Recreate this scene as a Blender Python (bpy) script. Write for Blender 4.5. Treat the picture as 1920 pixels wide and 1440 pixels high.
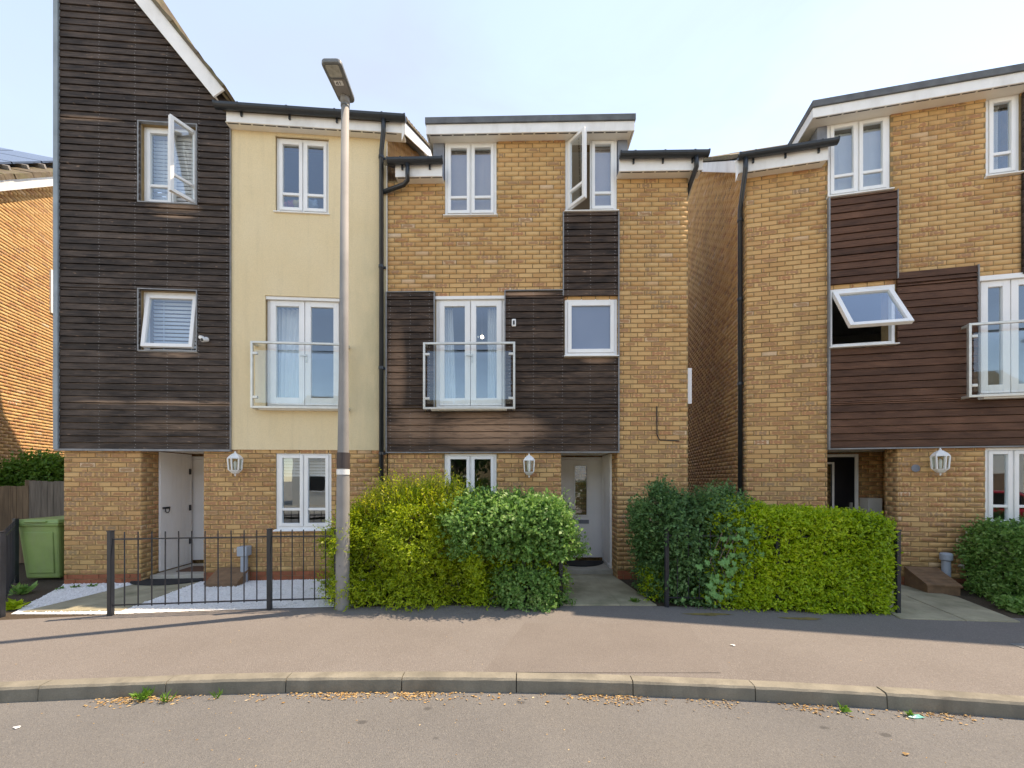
import bpy, math, random
import numpy as np
from mathutils import Vector, Matrix

random.seed(7)
rng = np.random.default_rng(11)
for o in list(bpy.data.objects):
    bpy.data.objects.remove(o)
SC = bpy.context.scene
COL = SC.collection
R = math.radians

# ------------------------------------------------------------------ camera, sky, sun, exposure
F = 730.0            # focal length in pixels of the 1920-wide photograph
CX, HZ = 960.0, 900.0
EYE = 1.6
cam_d = bpy.data.cameras.new('camera')
cam = bpy.data.objects.new('camera', cam_d)
COL.objects.link(cam)
cam.location = (0, 0, EYE)
cam.rotation_euler = (R(90), 0, 0)
cam_d.sensor_width = 36.0
cam_d.lens = F / 1920 * 36.0
cam_d.shift_y = 180.0 / 1920
cam_d.clip_start = 0.05
cam_d.clip_end = 2000
SC.camera = cam

SUN_EL, SUN_AZ = 61.0, 19.0          # azimuth: degrees from +X towards +Y (behind the houses, from the right)
SUN_STRENGTH, SKY_STRENGTH, EXPOSURE = 2.0, 0.15, 1.88
world = bpy.data.worlds.new('World')
SC.world = world
world.use_nodes = True
wn = world.node_tree
wn.nodes.clear()
w_out = wn.nodes.new('ShaderNodeOutputWorld')
w_bg = wn.nodes.new('ShaderNodeBackground')
w_sky = wn.nodes.new('ShaderNodeTexSky')
w_sky.sky_type = 'NISHITA'
w_sky.sun_disc = False
w_sky.sun_elevation = R(SUN_EL)
w_sky.sun_rotation = R(90 - SUN_AZ)
w_sky.air_density = 1.0
w_sky.dust_density = 0.0
w_sky.ozone_density = 0.8
w_bg.inputs['Strength'].default_value = SKY_STRENGTH
# thin high cloud, the same all round
w_tc = wn.nodes.new('ShaderNodeTexCoord')
w_mp = wn.nodes.new('ShaderNodeMapping'); w_mp.inputs['Scale'].default_value = (1.0, 1.0, 2.6)
w_no = wn.nodes.new('ShaderNodeTexNoise'); w_no.inputs['Scale'].default_value = 1.7; w_no.inputs['Detail'].default_value = 7; w_no.inputs['Roughness'].default_value = 0.55; w_no.inputs['Distortion'].default_value = 0.6
w_rp = wn.nodes.new('ShaderNodeValToRGB'); w_rp.color_ramp.elements[0].position = 0.44; w_rp.color_ramp.elements[1].position = 0.72
w_rp.color_ramp.elements[0].color = (0.40, 0.40, 0.40, 1); w_rp.color_ramp.elements[1].color = (0.85, 0.85, 0.85, 1)
w_mx = wn.nodes.new('ShaderNodeMix'); w_mx.data_type = 'RGBA'; w_mx.inputs[7].default_value = (1.06, 1.46, 2.1, 1)
wn.links.new(w_tc.outputs['Generated'], w_mp.inputs['Vector']); wn.links.new(w_mp.outputs[0], w_no.inputs['Vector'])
wn.links.new(w_no.outputs['Fac'], w_rp.inputs[0]); wn.links.new(w_rp.outputs[0], w_mx.inputs[0])
wn.links.new(w_sky.outputs[0], w_mx.inputs[6]); wn.links.new(w_mx.outputs[2], w_bg.inputs['Color'])
wn.links.new(w_bg.outputs[0], w_out.inputs['Surface'])

sd = bpy.data.lights.new('sun', 'SUN')
sd.energy = SUN_STRENGTH
sd.angle = R(0.5)
sd.color = (1.0, 0.95, 0.87)
sun = bpy.data.objects.new('sun', sd)
COL.objects.link(sun)
sv = Vector((math.cos(R(SUN_EL)) * math.cos(R(SUN_AZ)), math.cos(R(SUN_EL)) * math.sin(R(SUN_AZ)), math.sin(R(SUN_EL))))
sun.rotation_euler = sv.to_track_quat('Z', 'Y').to_euler()
sun.location = sv * 40

SC.view_settings.view_transform = 'Standard'
SC.view_settings.look = 'None'
SC.view_settings.gamma = 1.0
SC.view_settings.use_white_balance = True
SC.view_settings.white_balance_temperature = 8600
SC.view_settings.white_balance_tint = 16
SC.view_settings.use_curve_mapping = False
SC.view_settings.exposure = EXPOSURE
SC.render.engine = 'CYCLES'
SC.cycles.max_bounces = 10
SC.cycles.transparent_max_bounces = 24

# ------------------------------------------------------------------ material helpers
def new_mat(name):
    m = bpy.data.materials.new(name)
    m.use_nodes = True
    nt = m.node_tree
    nt.nodes.clear()
    out = nt.nodes.new('ShaderNodeOutputMaterial')
    bs = nt.nodes.new('ShaderNodeBsdfPrincipled')
    nt.links.new(bs.outputs[0], out.inputs['Surface'])
    return m, nt, bs, out

def nd(nt, typ, ins=None, **props):
    n = nt.nodes.new(typ)
    for k, v in props.items():
        setattr(n, k, v)
    if ins:
        for k, v in ins.items():
            if isinstance(v, bpy.types.NodeSocket):
                nt.links.new(v, n.inputs[k])
            else:
                n.inputs[k].default_value = v
    return n

def rgba(c):
    return (c[0], c[1], c[2], 1.0)

def mixc(nt, fac, a, b, blend='MIX'):
    n = nt.nodes.new('ShaderNodeMix')
    n.data_type = 'RGBA'
    n.blend_type = blend
    n.clamp_factor = True
    for idx, v in ((0, fac), (6, a), (7, b)):
        if isinstance(v, bpy.types.NodeSocket):
            nt.links.new(v, n.inputs[idx])
        elif idx == 0:
            n.inputs[0].default_value = v
        else:
            n.inputs[idx].default_value = rgba(v)
    return n.outputs[2]

def mth(nt, op, a, b=0.0, clamp=False):
    n = nt.nodes.new('ShaderNodeMath')
    n.operation = op
    n.use_clamp = clamp
    for i, v in enumerate((a, b)):
        if isinstance(v, bpy.types.NodeSocket):
            nt.links.new(v, n.inputs[i])
        else:
            n.inputs[i].default_value = v
    return n.outputs[0]

def ramp(nt, fac, stops, interp='LINEAR'):
    n = nt.nodes.new('ShaderNodeValToRGB')
    n.color_ramp.interpolation = interp
    el = n.color_ramp.elements
    while len(el) < len(stops):
        el.new(0.5)
    for e, (p, c) in zip(el, stops):
        e.position = p
        e.color = rgba(c) if not isinstance(c, (int, float)) else (c, c, c, 1)
    nt.links.new(fac, n.inputs[0])
    return n.outputs[0]

def coords(nt, kind='Object', scale=(1, 1, 1)):
    tc = nt.nodes.new('ShaderNodeTexCoord')
    mp = nt.nodes.new('ShaderNodeMapping')
    mp.inputs['Scale'].default_value = scale
    nt.links.new(tc.outputs[kind], mp.inputs['Vector'])
    return mp.outputs[0]

def world_pos(nt, scale=(1, 1, 1)):
    g = nt.nodes.new('ShaderNodeNewGeometry')
    mp = nt.nodes.new('ShaderNodeMapping')
    mp.inputs['Scale'].default_value = scale
    nt.links.new(g.outputs['Position'], mp.inputs['Vector'])
    return mp.outputs[0]

def noise(nt, vec, scale, detail=4, rough=0.55):
    n = nd(nt, 'ShaderNodeTexNoise', {'Scale': scale, 'Detail': detail, 'Roughness': rough})
    nt.links.new(vec, n.inputs['Vector'])
    return n.outputs['Fac']

def bump(nt, bs, h, dist=0.01, strength=0.5):
    b = nd(nt, 'ShaderNodeBump', {'Distance': dist, 'Strength': strength, 'Height': h})
    nt.links.new(b.outputs[0], bs.inputs['Normal'])

def simple(name, col, rough=0.5, var=0.15, scale=6.0, fine=0.0, metal=0.0, stretch=(1, 1, 1), bdist=0.0, dirt=None, dirt_amt=0.0, dscale=2.0):
    """base colour with soft blotches, optional fine grain, dirt and relief"""
    m, nt, bs, out = new_mat(name)
    p = world_pos(nt, stretch)
    n1 = noise(nt, p, scale, 5)
    c = mixc(nt, ramp(nt, n1, [(0.3, 0.0), (0.7, 1.0)]), tuple(x * (1 - var) for x in col), tuple(min(1, x * (1 + var)) for x in col))
    if fine:
        n2 = noise(nt, p, scale * 25, 3)
        c = mixc(nt, mth(nt, 'MULTIPLY', ramp(nt, n2, [(0.35, 0.0), (0.65, 1.0)]), fine), c, tuple(x * 0.55 for x in col))
    if dirt:
        n3 = noise(nt, world_pos(nt, (stretch[0], stretch[1], stretch[2] * 0.35)), dscale, 6, 0.65)
        c = mixc(nt, mth(nt, 'MULTIPLY', ramp(nt, n3, [(0.48, 0.0), (0.72, 1.0)]), dirt_amt), c, dirt)
    nt.links.new(c, bs.inputs['Base Color'])
    bs.inputs['Roughness'].default_value = rough
    bs.inputs['Metallic'].default_value = metal
    if bdist:
        bump(nt, bs, noise(nt, p, scale * 12, 4), bdist, 0.6)
    return m

M = {}

def brick_mat(name, single):
    m, nt, bs, out = new_mat(name)
    if single:
        rnd = nt.nodes.new('ShaderNodeObjectInfo').outputs['Random']
    else:
        rnd = nt.nodes.new('ShaderNodeNewGeometry').outputs['Random Per Island']
    p = world_pos(nt)
    sep = nd(nt, 'ShaderNodeSeparateXYZ', {0: p})
    r2 = mth(nt, 'FRACT', mth(nt, 'MULTIPLY', rnd, 37.31))
    r3 = mth(nt, 'FRACT', mth(nt, 'MULTIPLY', rnd, 91.7))
    base = ramp(nt, rnd, [(0.0, (0.62, 0.365, 0.15)), (0.2, (0.71, 0.44, 0.20)), (0.45, (0.65, 0.39, 0.165)),
                          (0.65, (0.68, 0.40, 0.175)), (0.82, (0.58, 0.32, 0.13)), (0.975, (0.62, 0.35, 0.155)), (0.998, (0.74, 0.54, 0.36))])
    # lower batches were fired redder: share of blotched bricks falls with height
    share = nd(nt, 'ShaderNodeMapRange', {'Value': sep.outputs[2], 'From Min': 1.0, 'From Max': 5.2, 'To Min': 0.85, 'To Max': 0.22}).outputs[0]
    big = noise(nt, p, 0.8, 2)
    share = mth(nt, 'ADD', share, mth(nt, 'MULTIPLY', mth(nt, 'SUBTRACT', big, 0.5), 0.9))
    has = mth(nt, 'LESS_THAN', r2, share)
    uv = nt.nodes.new('ShaderNodeUVMap')
    suv = nd(nt, 'ShaderNodeSeparateXYZ', {0: uv.outputs[0]})
    eu = mth(nt, 'ABSOLUTE', mth(nt, 'SUBTRACT', suv.outputs[0], 0.5))
    ev = mth(nt, 'ABSOLUTE', mth(nt, 'SUBTRACT', suv.outputs[1], 0.5))
    edge = mth(nt, 'MAXIMUM', eu, ev)
    wob = noise(nt, p, 22, 3)
    stripes = mth(nt, 'SINE', mth(nt, 'MULTIPLY', suv.outputs[0], 19.0))
    stripes = mth(nt, 'MULTIPLY', mth(nt, 'GREATER_THAN', r3, 0.62), mth(nt, 'MULTIPLY', stripes, 0.16))
    msk = mth(nt, 'ADD', mth(nt, 'SUBTRACT', 0.56, edge), mth(nt, 'ADD', mth(nt, 'MULTIPLY', mth(nt, 'SUBTRACT', wob, 0.5), 0.75), stripes))
    msk = nd(nt, 'ShaderNodeMapRange', {'Value': msk, 'From Min': 0.10, 'From Max': 0.22}).outputs[0]
    msk = mth(nt, 'MULTIPLY', mth(nt, 'MULTIPLY', msk, has), 0.92)
    core = ramp(nt, r3, [(0.0, (0.43, 0.205, 0.095)), (0.4, (0.40, 0.225, 0.115)), (0.7, (0.48, 0.21, 0.105)), (1.0, (0.36, 0.23, 0.135))])
    c = mixc(nt, msk, base, core)
    g = noise(nt, p, 160, 3)
    c = mixc(nt, mth(nt, 'MULTIPLY', ramp(nt, g, [(0.4, 0.0), (0.7, 1.0)]), 0.22), c, (0.27, 0.16, 0.055))
    dirt = noise(nt, world_pos(nt, (1, 1, 0.5)), 1.6, 6, 0.65)
    c = mixc(nt, mth(nt, 'MULTIPLY', ramp(nt, dirt, [(0.5, 0.0), (0.8, 1.0)]), 0.35), c, (0.22, 0.15, 0.065))
    # rain streaks and green damp at the foot of the walls
    stk = noise(nt, world_pos(nt, (6, 6, 0.35)), 1.4, 5, 0.6)
    c = mixc(nt, mth(nt, 'MULTIPLY', ramp(nt, stk, [(0.54, 0.0), (0.74, 1.0)]), 0.30), c, (0.24, 0.16, 0.075))
    foot = nd(nt, 'ShaderNodeMapRange', {'Value': sep.outputs[2], 'From Min': 0.15, 'From Max': 0.75, 'To Min': 1.0, 'To Max': 0.0}).outputs[0]
    c = mixc(nt, mth(nt, 'MULTIPLY', mth(nt, 'MULTIPLY', foot, ramp(nt, noise(nt, p, 3.0, 5), [(0.35, 0.2), (0.65, 1.0)])), 0.5), c, (0.30, 0.235, 0.075))
    nt.links.new(c, bs.inputs['Base Color'])
    bs.inputs['Roughness'].default_value = 0.9
    bump(nt, bs, noise(nt, p, 90, 4), 0.004, 0.7)
    return m
M['brick'] = brick_mat('brick', True)
M['bricks'] = brick_mat('brickwork', False)
M['mortar'] = simple('mortar', (0.31, 0.215, 0.105), 0.95, 0.25, 5, 0.3)
M['plinth'] = simple('red_plinth_brick', (0.33, 0.105, 0.05), 0.9, 0.3, 7, 0.2)

def render_mat():
    m, nt, bs, out = new_mat('cream_render')
    p = coords(nt)
    n1 = noise(nt, p, 1.3, 5)
    c = mixc(nt, n1, (0.81, 0.63, 0.365), (0.87, 0.725, 0.485))
    st = noise(nt, coords(nt, 'Object', (5, 1, 0.45)), 1.5, 6, 0.65)
    c = mixc(nt, mth(nt, 'MULTIPLY', ramp(nt, st, [(0.5, 0.0), (0.75, 1.0)]), 0.22), c, (0.46, 0.38, 0.24))
    # green-grey damp staining on the strip beside the downpipe
    sep = nd(nt, 'ShaderNodeSeparateXYZ', {0: coords(nt)})
    near = nd(nt, 'ShaderNodeMapRange', {'Value': sep.outputs[0], 'From Min': DAMP_S - 0.75, 'From Max': DAMP_S}).outputs[0]
    low = nd(nt, 'ShaderNodeMapRange', {'Value': sep.outputs[2], 'From Min': 6.2, 'From Max': 4.6}).outputs[0]
    dn = noise(nt, coords(nt, 'Object', (1, 1, 0.4)), 2.4, 6, 0.6)
    dm = mth(nt, 'MULTIPLY', mth(nt, 'MULTIPLY', near, low), ramp(nt, dn, [(0.3, 0.2), (0.62, 1.0)]))
    c = mixc(nt, mth(nt, 'MULTIPLY', dm, 0.75), c, (0.40, 0.38, 0.24))
    g = noise(nt, p, 140, 3)
    c = mixc(nt, mth(nt, 'MULTIPLY', ramp(nt, g, [(0.42, 0.0), (0.65, 1.0)]), 0.28), c, (0.45, 0.36, 0.19))
    nt.links.new(c, bs.inputs['Base Color'])
    bs.inputs['Roughness'].default_value = 0.95
    bump(nt, bs, g, 0.006, 0.8)
    return m
DAMP_S = 4.9

def board_mat(name, dark, light, bleach, spots):
    m, nt, bs, out = new_mat(name)
    rnd = nt.nodes.new('ShaderNodeObjectInfo').outputs['Random']
    off = nd(nt, 'ShaderNodeCombineXYZ', {0: mth(nt, 'MULTIPLY', rnd, 50.0), 2: mth(nt, 'MULTIPLY', rnd, 9.0)}).outputs[0]
    tc = nt.nodes.new('ShaderNodeTexCoord')
    pv = nd(nt, 'ShaderNodeVectorMath', {0: tc.outputs['Object'], 1: off}, operation='ADD').outputs[0]
    def mp(sc):
        return nd(nt, 'ShaderNodeMapping', {'Vector': pv, 'Scale': sc}).outputs[0]
    grain = noise(nt, mp((1.2, 1, 42)), 3.0, 6, 0.65)
    blot = noise(nt, mp((1.0, 1, 3.0)), 1.7, 5, 0.6)
    fac = mth(nt, 'ADD', mth(nt, 'MULTIPLY', grain, 0.8), mth(nt, 'MULTIPLY', blot, 0.55))
    c = mixc(nt, ramp(nt, fac, [(0.55, 0.0), (0.84, 1.0)]), dark, light)
    tint = ramp(nt, rnd, [(0.0, 0.72), (1.0, 1.25)])
    c = mixc(nt, 1.0, c, tint, 'MULTIPLY')
    # pale knots and scratches
    kn = noise(nt, mp((4, 1, 13)), 2.2, 3, 0.5)
    c = mixc(nt, mth(nt, 'MULTIPLY', ramp(nt, kn, [(0.66, 0.0), (0.74, 1.0)]), 0.5), c, bleach)
    if spots:
        sep = nd(nt, 'ShaderNodeSeparateXYZ', {0: tc.outputs['Object']})
        tot = None
        for (s0, z0, rs, rz, amt) in spots:
            a = mth(nt, 'DIVIDE', mth(nt, 'SUBTRACT', sep.outputs[0], s0), rs)
            b = mth(nt, 'DIVIDE', mth(nt, 'SUBTRACT', sep.outputs[2], z0), rz)
            d2 = mth(nt, 'ADD', mth(nt, 'MULTIPLY', a, a), mth(nt, 'MULTIPLY', b, b))
            v = mth(nt, 'MULTIPLY', mth(nt, 'SUBTRACT', 1.0, d2, True), amt)
            tot = v if tot is None else mth(nt, 'MAXIMUM', tot, v)
        tot = mth(nt, 'MULTIPLY', tot, ramp(nt, mth(nt, 'ADD', mth(nt, 'MULTIPLY', grain, 0.6), mth(nt, 'MULTIPLY', blot, 0.4)), [(0.36, 0.0), (0.50, 1.0)]))
        c = mixc(nt, tot, c, bleach)
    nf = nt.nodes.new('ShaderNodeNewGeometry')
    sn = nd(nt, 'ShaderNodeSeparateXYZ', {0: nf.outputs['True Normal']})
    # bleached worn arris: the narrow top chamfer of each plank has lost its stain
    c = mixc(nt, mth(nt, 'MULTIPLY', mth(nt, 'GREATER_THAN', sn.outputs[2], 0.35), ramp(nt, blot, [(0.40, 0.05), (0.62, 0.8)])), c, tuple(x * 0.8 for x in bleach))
    nt.links.new(c, bs.inputs['Base Color'])
    bs.inputs['Roughness'].default_value = 0.72
    bs.inputs['Specular IOR Level'].default_value = 0.3
    bump(nt, bs, grain, 0.004, 0.8)
    return m

def glass_mat(name, tint, base_refl=0.05, gain=1.5):
    m, nt, bs, out = new_mat(name)
    nt.nodes.remove(bs)
    tr = nd(nt, 'ShaderNodeBsdfTransparent', {'Color': rgba(tint)})
    gl = nd(nt, 'ShaderNodeBsdfGlossy', {'Color': (0.72, 0.86, 1, 1), 'Roughness': 0.004})
    fr = nd(nt, 'ShaderNodeFresnel', {'IOR': 1.5})
    bf = nt.nodes.new('ShaderNodeNewGeometry').outputs['Backfacing']
    # a pane mirrors once, at the face that is met first
    fac = mth(nt, 'MULTIPLY', mth(nt, 'ADD', mth(nt, 'MULTIPLY', fr.outputs[0], gain), base_refl, True), mth(nt, 'SUBTRACT', 1.0, bf))
    p = world_pos(nt)
    wv = noise(nt, p, 1.4, 2)
    b = nd(nt, 'ShaderNodeBump', {'Distance': 0.02, 'Strength': 0.06, 'Height': wv})
    nt.links.new(b.outputs[0], gl.inputs['Normal'])
    mx = nd(nt, 'ShaderNodeMixShader', {0: fac, 1: tr.outputs[0], 2: gl.outputs[0]})
    nt.links.new(mx.outputs[0], out.inputs['Surface'])
    return m
M['glass'] = glass_mat('window_glass', (0.93, 0.955, 0.955), 0.10, 2.6)
M['balcony_glass'] = glass_mat('balcony_glass', (0.965, 0.985, 0.978), 0.03, 1.6)

def frosted_mat():
    m, nt, bs, out = new_mat('frosted_glass')
    bs.inputs['Base Color'].default_value = (0.16, 0.22, 0.33, 1)
    bs.inputs['Roughness'].default_value = 0.12
    bs.inputs['Specular IOR Level'].default_value = 0.7
    p = world_pos(nt)
    g = noise(nt, p, 1.2, 3)
    c = mixc(nt, g, (0.15, 0.21, 0.31), (0.21, 0.27, 0.37))
    nt.links.new(c, bs.inputs['Base Color'])
    bump(nt, bs, noise(nt, p, 60, 2), 0.002, 0.15)
    return m
M['frosted'] = frosted_mat()

M['upvc'] = simple('white_upvc', (0.86, 0.86, 0.84), 0.32, 0.03, 3, 0.0, dirt=(0.55, 0.53, 0.47), dirt_amt=0.22, dscale=3)
M['fascia'] = simple('white_fascia', (0.84, 0.83, 0.80), 0.4, 0.05, 4, 0.0, dirt=(0.52, 0.49, 0.44), dirt_amt=0.45, dscale=3)
M['soffit'] = simple('soffit_board', (0.80, 0.76, 0.68), 0.5, 0.05, 4)
M['vent'] = simple('soffit_vent', (0.05, 0.045, 0.04), 0.8, 0.2, 4)
M['gutter'] = simple('black_gutter', (0.022, 0.027, 0.032), 0.32, 0.2, 5)
M['lead'] = simple('lead_sheet', (0.19, 0.21, 0.25), 0.55, 0.25, 5, dirt=(0.32, 0.34, 0.37), dirt_amt=0.5)
M['felt'] = simple('roof_edge', (0.13, 0.14, 0.15), 0.85, 0.25, 6, 0.3)
M['tile'] = simple('roof_tile', (0.16, 0.125, 0.085), 0.95, 0.35, 8, 0.4, bdist=0.006, dirt=(0.14, 0.15, 0.05), dirt_amt=0.6, dscale=5)
M['trim'] = simple('grey_trim', (0.23, 0.235, 0.24), 0.55, 0.25, 6, dirt=(0.12, 0.11, 0.10), dirt_amt=0.5)
M['trim_blue'] = simple('grey_corner_trim', (0.24, 0.29, 0.32), 0.5, 0.15, 4)
M['interior'] = simple('interior_plaster', (0.42, 0.40, 0.37), 0.9, 0.05, 2)
M['blind'] = simple('blind_fabric', (0.70, 0.66, 0.62), 0.8, 0.05, 3)
M['blind_pink'] = simple('blind_mauve', (0.60, 0.50, 0.47), 0.8, 0.05, 3)
M['blind_white'] = simple('blind_white', (0.80, 0.81, 0.83), 0.6, 0.03, 3)
M['curtain'] = simple('curtain_cloth', (0.86, 0.85, 0.82), 0.9, 0.05, 5)
M['door'] = simple('white_door', (0.90, 0.90, 0.89), 0.38, 0.03, 2, dirt=(0.55, 0.53, 0.50), dirt_amt=0.15)
M['door_dark'] = simple('black_door', (0.012, 0.012, 0.015), 0.3, 0.2, 3)
M['steel'] = simple('brushed_steel', (0.62, 0.61, 0.56), 0.35, 0.1, 9, metal=0.55)
M['galv'] = simple('galvanised_steel', (0.275, 0.262, 0.247), 0.75, 0.12, 4, 0.06, metal=0.0, dirt=(0.20, 0.188, 0.172), dirt_amt=0.4)
M['lamp_head'] = simple('lamp_head_paint', (0.17, 0.18, 0.18), 0.5, 0.15, 7)
M['lens'] = simple('lamp_lens', (0.42, 0.41, 0.35), 0.15, 0.2, 25)
M['black_metal'] = simple('black_railing_paint', (0.018, 0.021, 0.028), 0.42, 0.3, 6)
M['bin'] = simple('green_bin_plastic', (0.215, 0.33, 0.10), 0.48, 0.10, 5, dirt=(0.25, 0.30, 0.17), dirt_amt=0.5, dscale=4)
M['fence'] = simple('weathered_fence', (0.155, 0.13, 0.105), 0.9, 0.35, 4, 0.2, stretch=(9, 9, 0.6))
M['fence_brown'] = simple('brown_fence', (0.17, 0.115, 0.07), 0.9, 0.35, 4, 0.2, stretch=(9, 9, 0.6))
M['grey_plastic'] = simple('grey_plastic', (0.33, 0.38, 0.44), 0.45, 0.06, 4)
M['white_plastic'] = simple('white_plastic', (0.82, 0.82, 0.80), 0.35, 0.04, 5)
M['meter'] = simple('brown_meter_box', (0.215, 0.125, 0.07), 0.6, 0.25, 9, 0.2)
M['meter_white'] = simple('meter_box_white', (0.66, 0.64, 0.60), 0.5, 0.05, 3)
M['mat'] = simple('rubber_mat', (0.018, 0.018, 0.02), 0.85, 0.3, 30)
M['mat_brown'] = simple('coir_mat', (0.13, 0.065, 0.04), 0.95, 0.3, 40)
M['solar'] = simple('solar_cell', (0.05, 0.07, 0.11), 0.12, 0.15, 2)
M['bark'] = simple('bark', (0.11, 0.085, 0.06), 0.95, 0.3, 12, 0.2)
M['twig'] = simple('twig', (0.17, 0.13, 0.095), 0.9, 0.3, 15)
M['dark_print'] = simple('dark_print', (0.03, 0.03, 0.03), 0.7, 0.1, 3)

def leaf_mat(name, cols, transl=0.35, big=1.6):
    m, nt, bs, out = new_mat(name)
    rnd = nt.nodes.new('ShaderNodeNewGeometry').outputs['Random Per Island']
    p = world_pos(nt)
    n1 = noise(nt, p, big, 4)
    f = mth(nt, 'ADD', mth(nt, 'MULTIPLY', rnd, 0.62), mth(nt, 'MULTIPLY', mth(nt, 'SUBTRACT', n1, 0.3), 0.75))
    c = ramp(nt, f, [(i / (len(cols) - 1), cc) for i, cc in enumerate(cols)])
    nt.links.new(c, bs.inputs['Base Color'])
    bs.inputs['Roughness'].default_value = 0.42
    bs.inputs['Specular IOR Level'].default_value = 0.35
    tl = nd(nt, 'ShaderNodeBsdfTranslucent', {'Color': c})
    mx = nd(nt, 'ShaderNodeMixShader', {0: transl, 1: bs.outputs[0], 2: tl.outputs[0]})
    nt.links.new(mx.outputs[0], out.inputs['Surface'])
    return m
M['leaf_gold'] = leaf_mat('golden_leaf', [(0.20, 0.30, 0.014), (0.44, 0.52, 0.02), (0.74, 0.70, 0.03), (0.90, 0.80, 0.07)], 0.45)
M['leaf_lime'] = leaf_mat('lime_leaf', [(0.15, 0.28, 0.016), (0.31, 0.48, 0.02), (0.48, 0.62, 0.03), (0.62, 0.70, 0.05)], 0.45)
M['leaf_green'] = leaf_mat('green_leaf', [(0.07, 0.18, 0.04), (0.14, 0.31, 0.065), (0.26, 0.46, 0.12), (0.55, 0.68, 0.32)], 0.45)
M['leaf_dark'] = leaf_mat('dark_leaf', [(0.05, 0.125, 0.045), (0.085, 0.20, 0.065), (0.15, 0.31, 0.10), (0.34, 0.48, 0.22)], 0.45)
M['leaf_ivy'] = leaf_mat('ivy_leaf', [(0.12, 0.30, 0.09), (0.18, 0.40, 0.12), (0.25, 0.48, 0.17)])
M['leaf_tree'] = leaf_mat('tree_leaf', [(0.03, 0.07, 0.015), (0.05, 0.11, 0.02), (0.09, 0.16, 0.03)])
M['leaf_weed'] = leaf_mat('weed_leaf', [(0.08, 0.20, 0.03), (0.14, 0.30, 0.04), (0.20, 0.38, 0.06)])
M['straw'] = leaf_mat('dry_litter', [(0.16, 0.09, 0.035), (0.36, 0.21, 0.08), (0.52, 0.36, 0.17), (0.62, 0.52, 0.36)], 0.1, 6)

def ground_mat(name, c0, c1, speck_dark, speck_light, spots=0.0, scale=1.0, patch=None):
    m, nt, bs, out = new_mat(name)
    p = world_pos(nt)
    n1 = noise(nt, p, 0.9 * scale, 6, 0.6)
    c = mixc(nt, ramp(nt, n1, [(0.3, 0.0), (0.7, 1.0)]), c0, c1)
    if patch:
        n5 = noise(nt, p, 0.45, 3)
        c = mixc(nt, mth(nt, 'MULTIPLY', ramp(nt, n5, [(0.45, 0.0), (0.62, 1.0)]), 0.5), c, patch)
    v = nd(nt, 'ShaderNodeTexVoronoi', {'Vector': p, 'Scale': 135.0 * scale})
    sc = nd(nt, 'ShaderNodeSeparateColor', {0: v.outputs['Color']})
    c = mixc(nt, mth(nt, 'MULTIPLY', ramp(nt, sc.outputs[0], [(0.0, 1.0), (0.4, 0.0)]), 0.42), c, speck_dark)
    c = mixc(nt, mth(nt, 'MULTIPLY', ramp(nt, sc.outputs[1], [(0.68, 0.0), (1.0, 1.0)]), 0.42), c, speck_light)
    if spots:
        v2 = nd(nt, 'ShaderNodeTexVoronoi', {'Vector': world_pos(nt, (1, 1.6, 1)), 'Scale': 1.9, 'Randomness': 1.0})
        wob = mth(nt, 'MULTIPLY', mth(nt, 'SUBTRACT', noise(nt, p, 14, 3), 0.5), 0.07)
        dd = mth(nt, 'ADD', v2.outputs['Distance'], wob)
        c = mixc(nt, mth(nt, 'MULTIPLY', ramp(nt, dd, [(0.06, 1.0), (0.085, 0.0)]), spots), c, tuple(x * 0.4 for x in c0))
    nt.links.new(c, bs.inputs['Base Color'])
    bs.inputs['Roughness'].default_value = 0.93
    bs.inputs['Specular IOR Level'].default_value = 0.25
    h = mth(nt, 'ADD', mth(nt, 'MULTIPLY', v.outputs['Distance'], 1.0), noise(nt, p, 150, 3))
    bump(nt, bs, h, 0.006, 0.6)
    return m
M['road'] = ground_mat('road_asphalt', (0.135, 0.132, 0.128), (0.167, 0.163, 0.157), (0.075, 0.07, 0.064), (0.27, 0.25, 0.22), 0.6, 1.25, (0.17, 0.16, 0.145))
M['pavement'] = ground_mat('pavement_asphalt', (0.170, 0.151, 0.137), (0.202, 0.182, 0.166), (0.11, 0.095, 0.085), (0.33, 0.295, 0.265), 0.0, 1.25, (0.20, 0.182, 0.168))
M['soil'] = ground_mat('soil', (0.055, 0.04, 0.028), (0.085, 0.065, 0.045), (0.03, 0.02, 0.015), (0.16, 0.12, 0.08))
M['leaf_olive'] = leaf_mat('olive_leaf', [(0.15, 0.25, 0.014), (0.30, 0.42, 0.02), (0.46, 0.55, 0.025), (0.64, 0.66, 0.05)], 0.45)
M['pale_render'] = simple('pale_render', (0.72, 0.68, 0.60), 0.9, 0.06, 2)  # opposite house walls made pale to throw fill light on the fronts
M['far_ground'] = ground_mat('ground', (0.36, 0.32, 0.26), (0.44, 0.40, 0.33), (0.2, 0.18, 0.15), (0.5, 0.46, 0.4))  # invented pale paving tone, added to bounce sunlight onto the shaded facades
M['gravel'] = ground_mat('white_gravel', (0.82, 0.815, 0.80), (0.90, 0.895, 0.88), (0.38, 0.37, 0.35), (0.85, 0.85, 0.84), 0.0, 0.6)
M['stone'] = leaf_mat('white_stone', [(0.62, 0.61, 0.59), (0.82, 0.81, 0.79), (0.90, 0.89, 0.88)], 0.0, 4)
M['slab'] = simple('concrete_slab', (0.36, 0.325, 0.225), 0.95, 0.22, 3, 0.25, bdist=0.003, dirt=(0.13, 0.135, 0.07), dirt_amt=0.65, dscale=2.5)
M['kerb'] = simple('kerb_concrete', (0.235, 0.215, 0.17), 0.95, 0.18, 4, 0.3, bdist=0.003, dirt=(0.085, 0.078, 0.062), dirt_amt=0.6, dscale=3.5)
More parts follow.
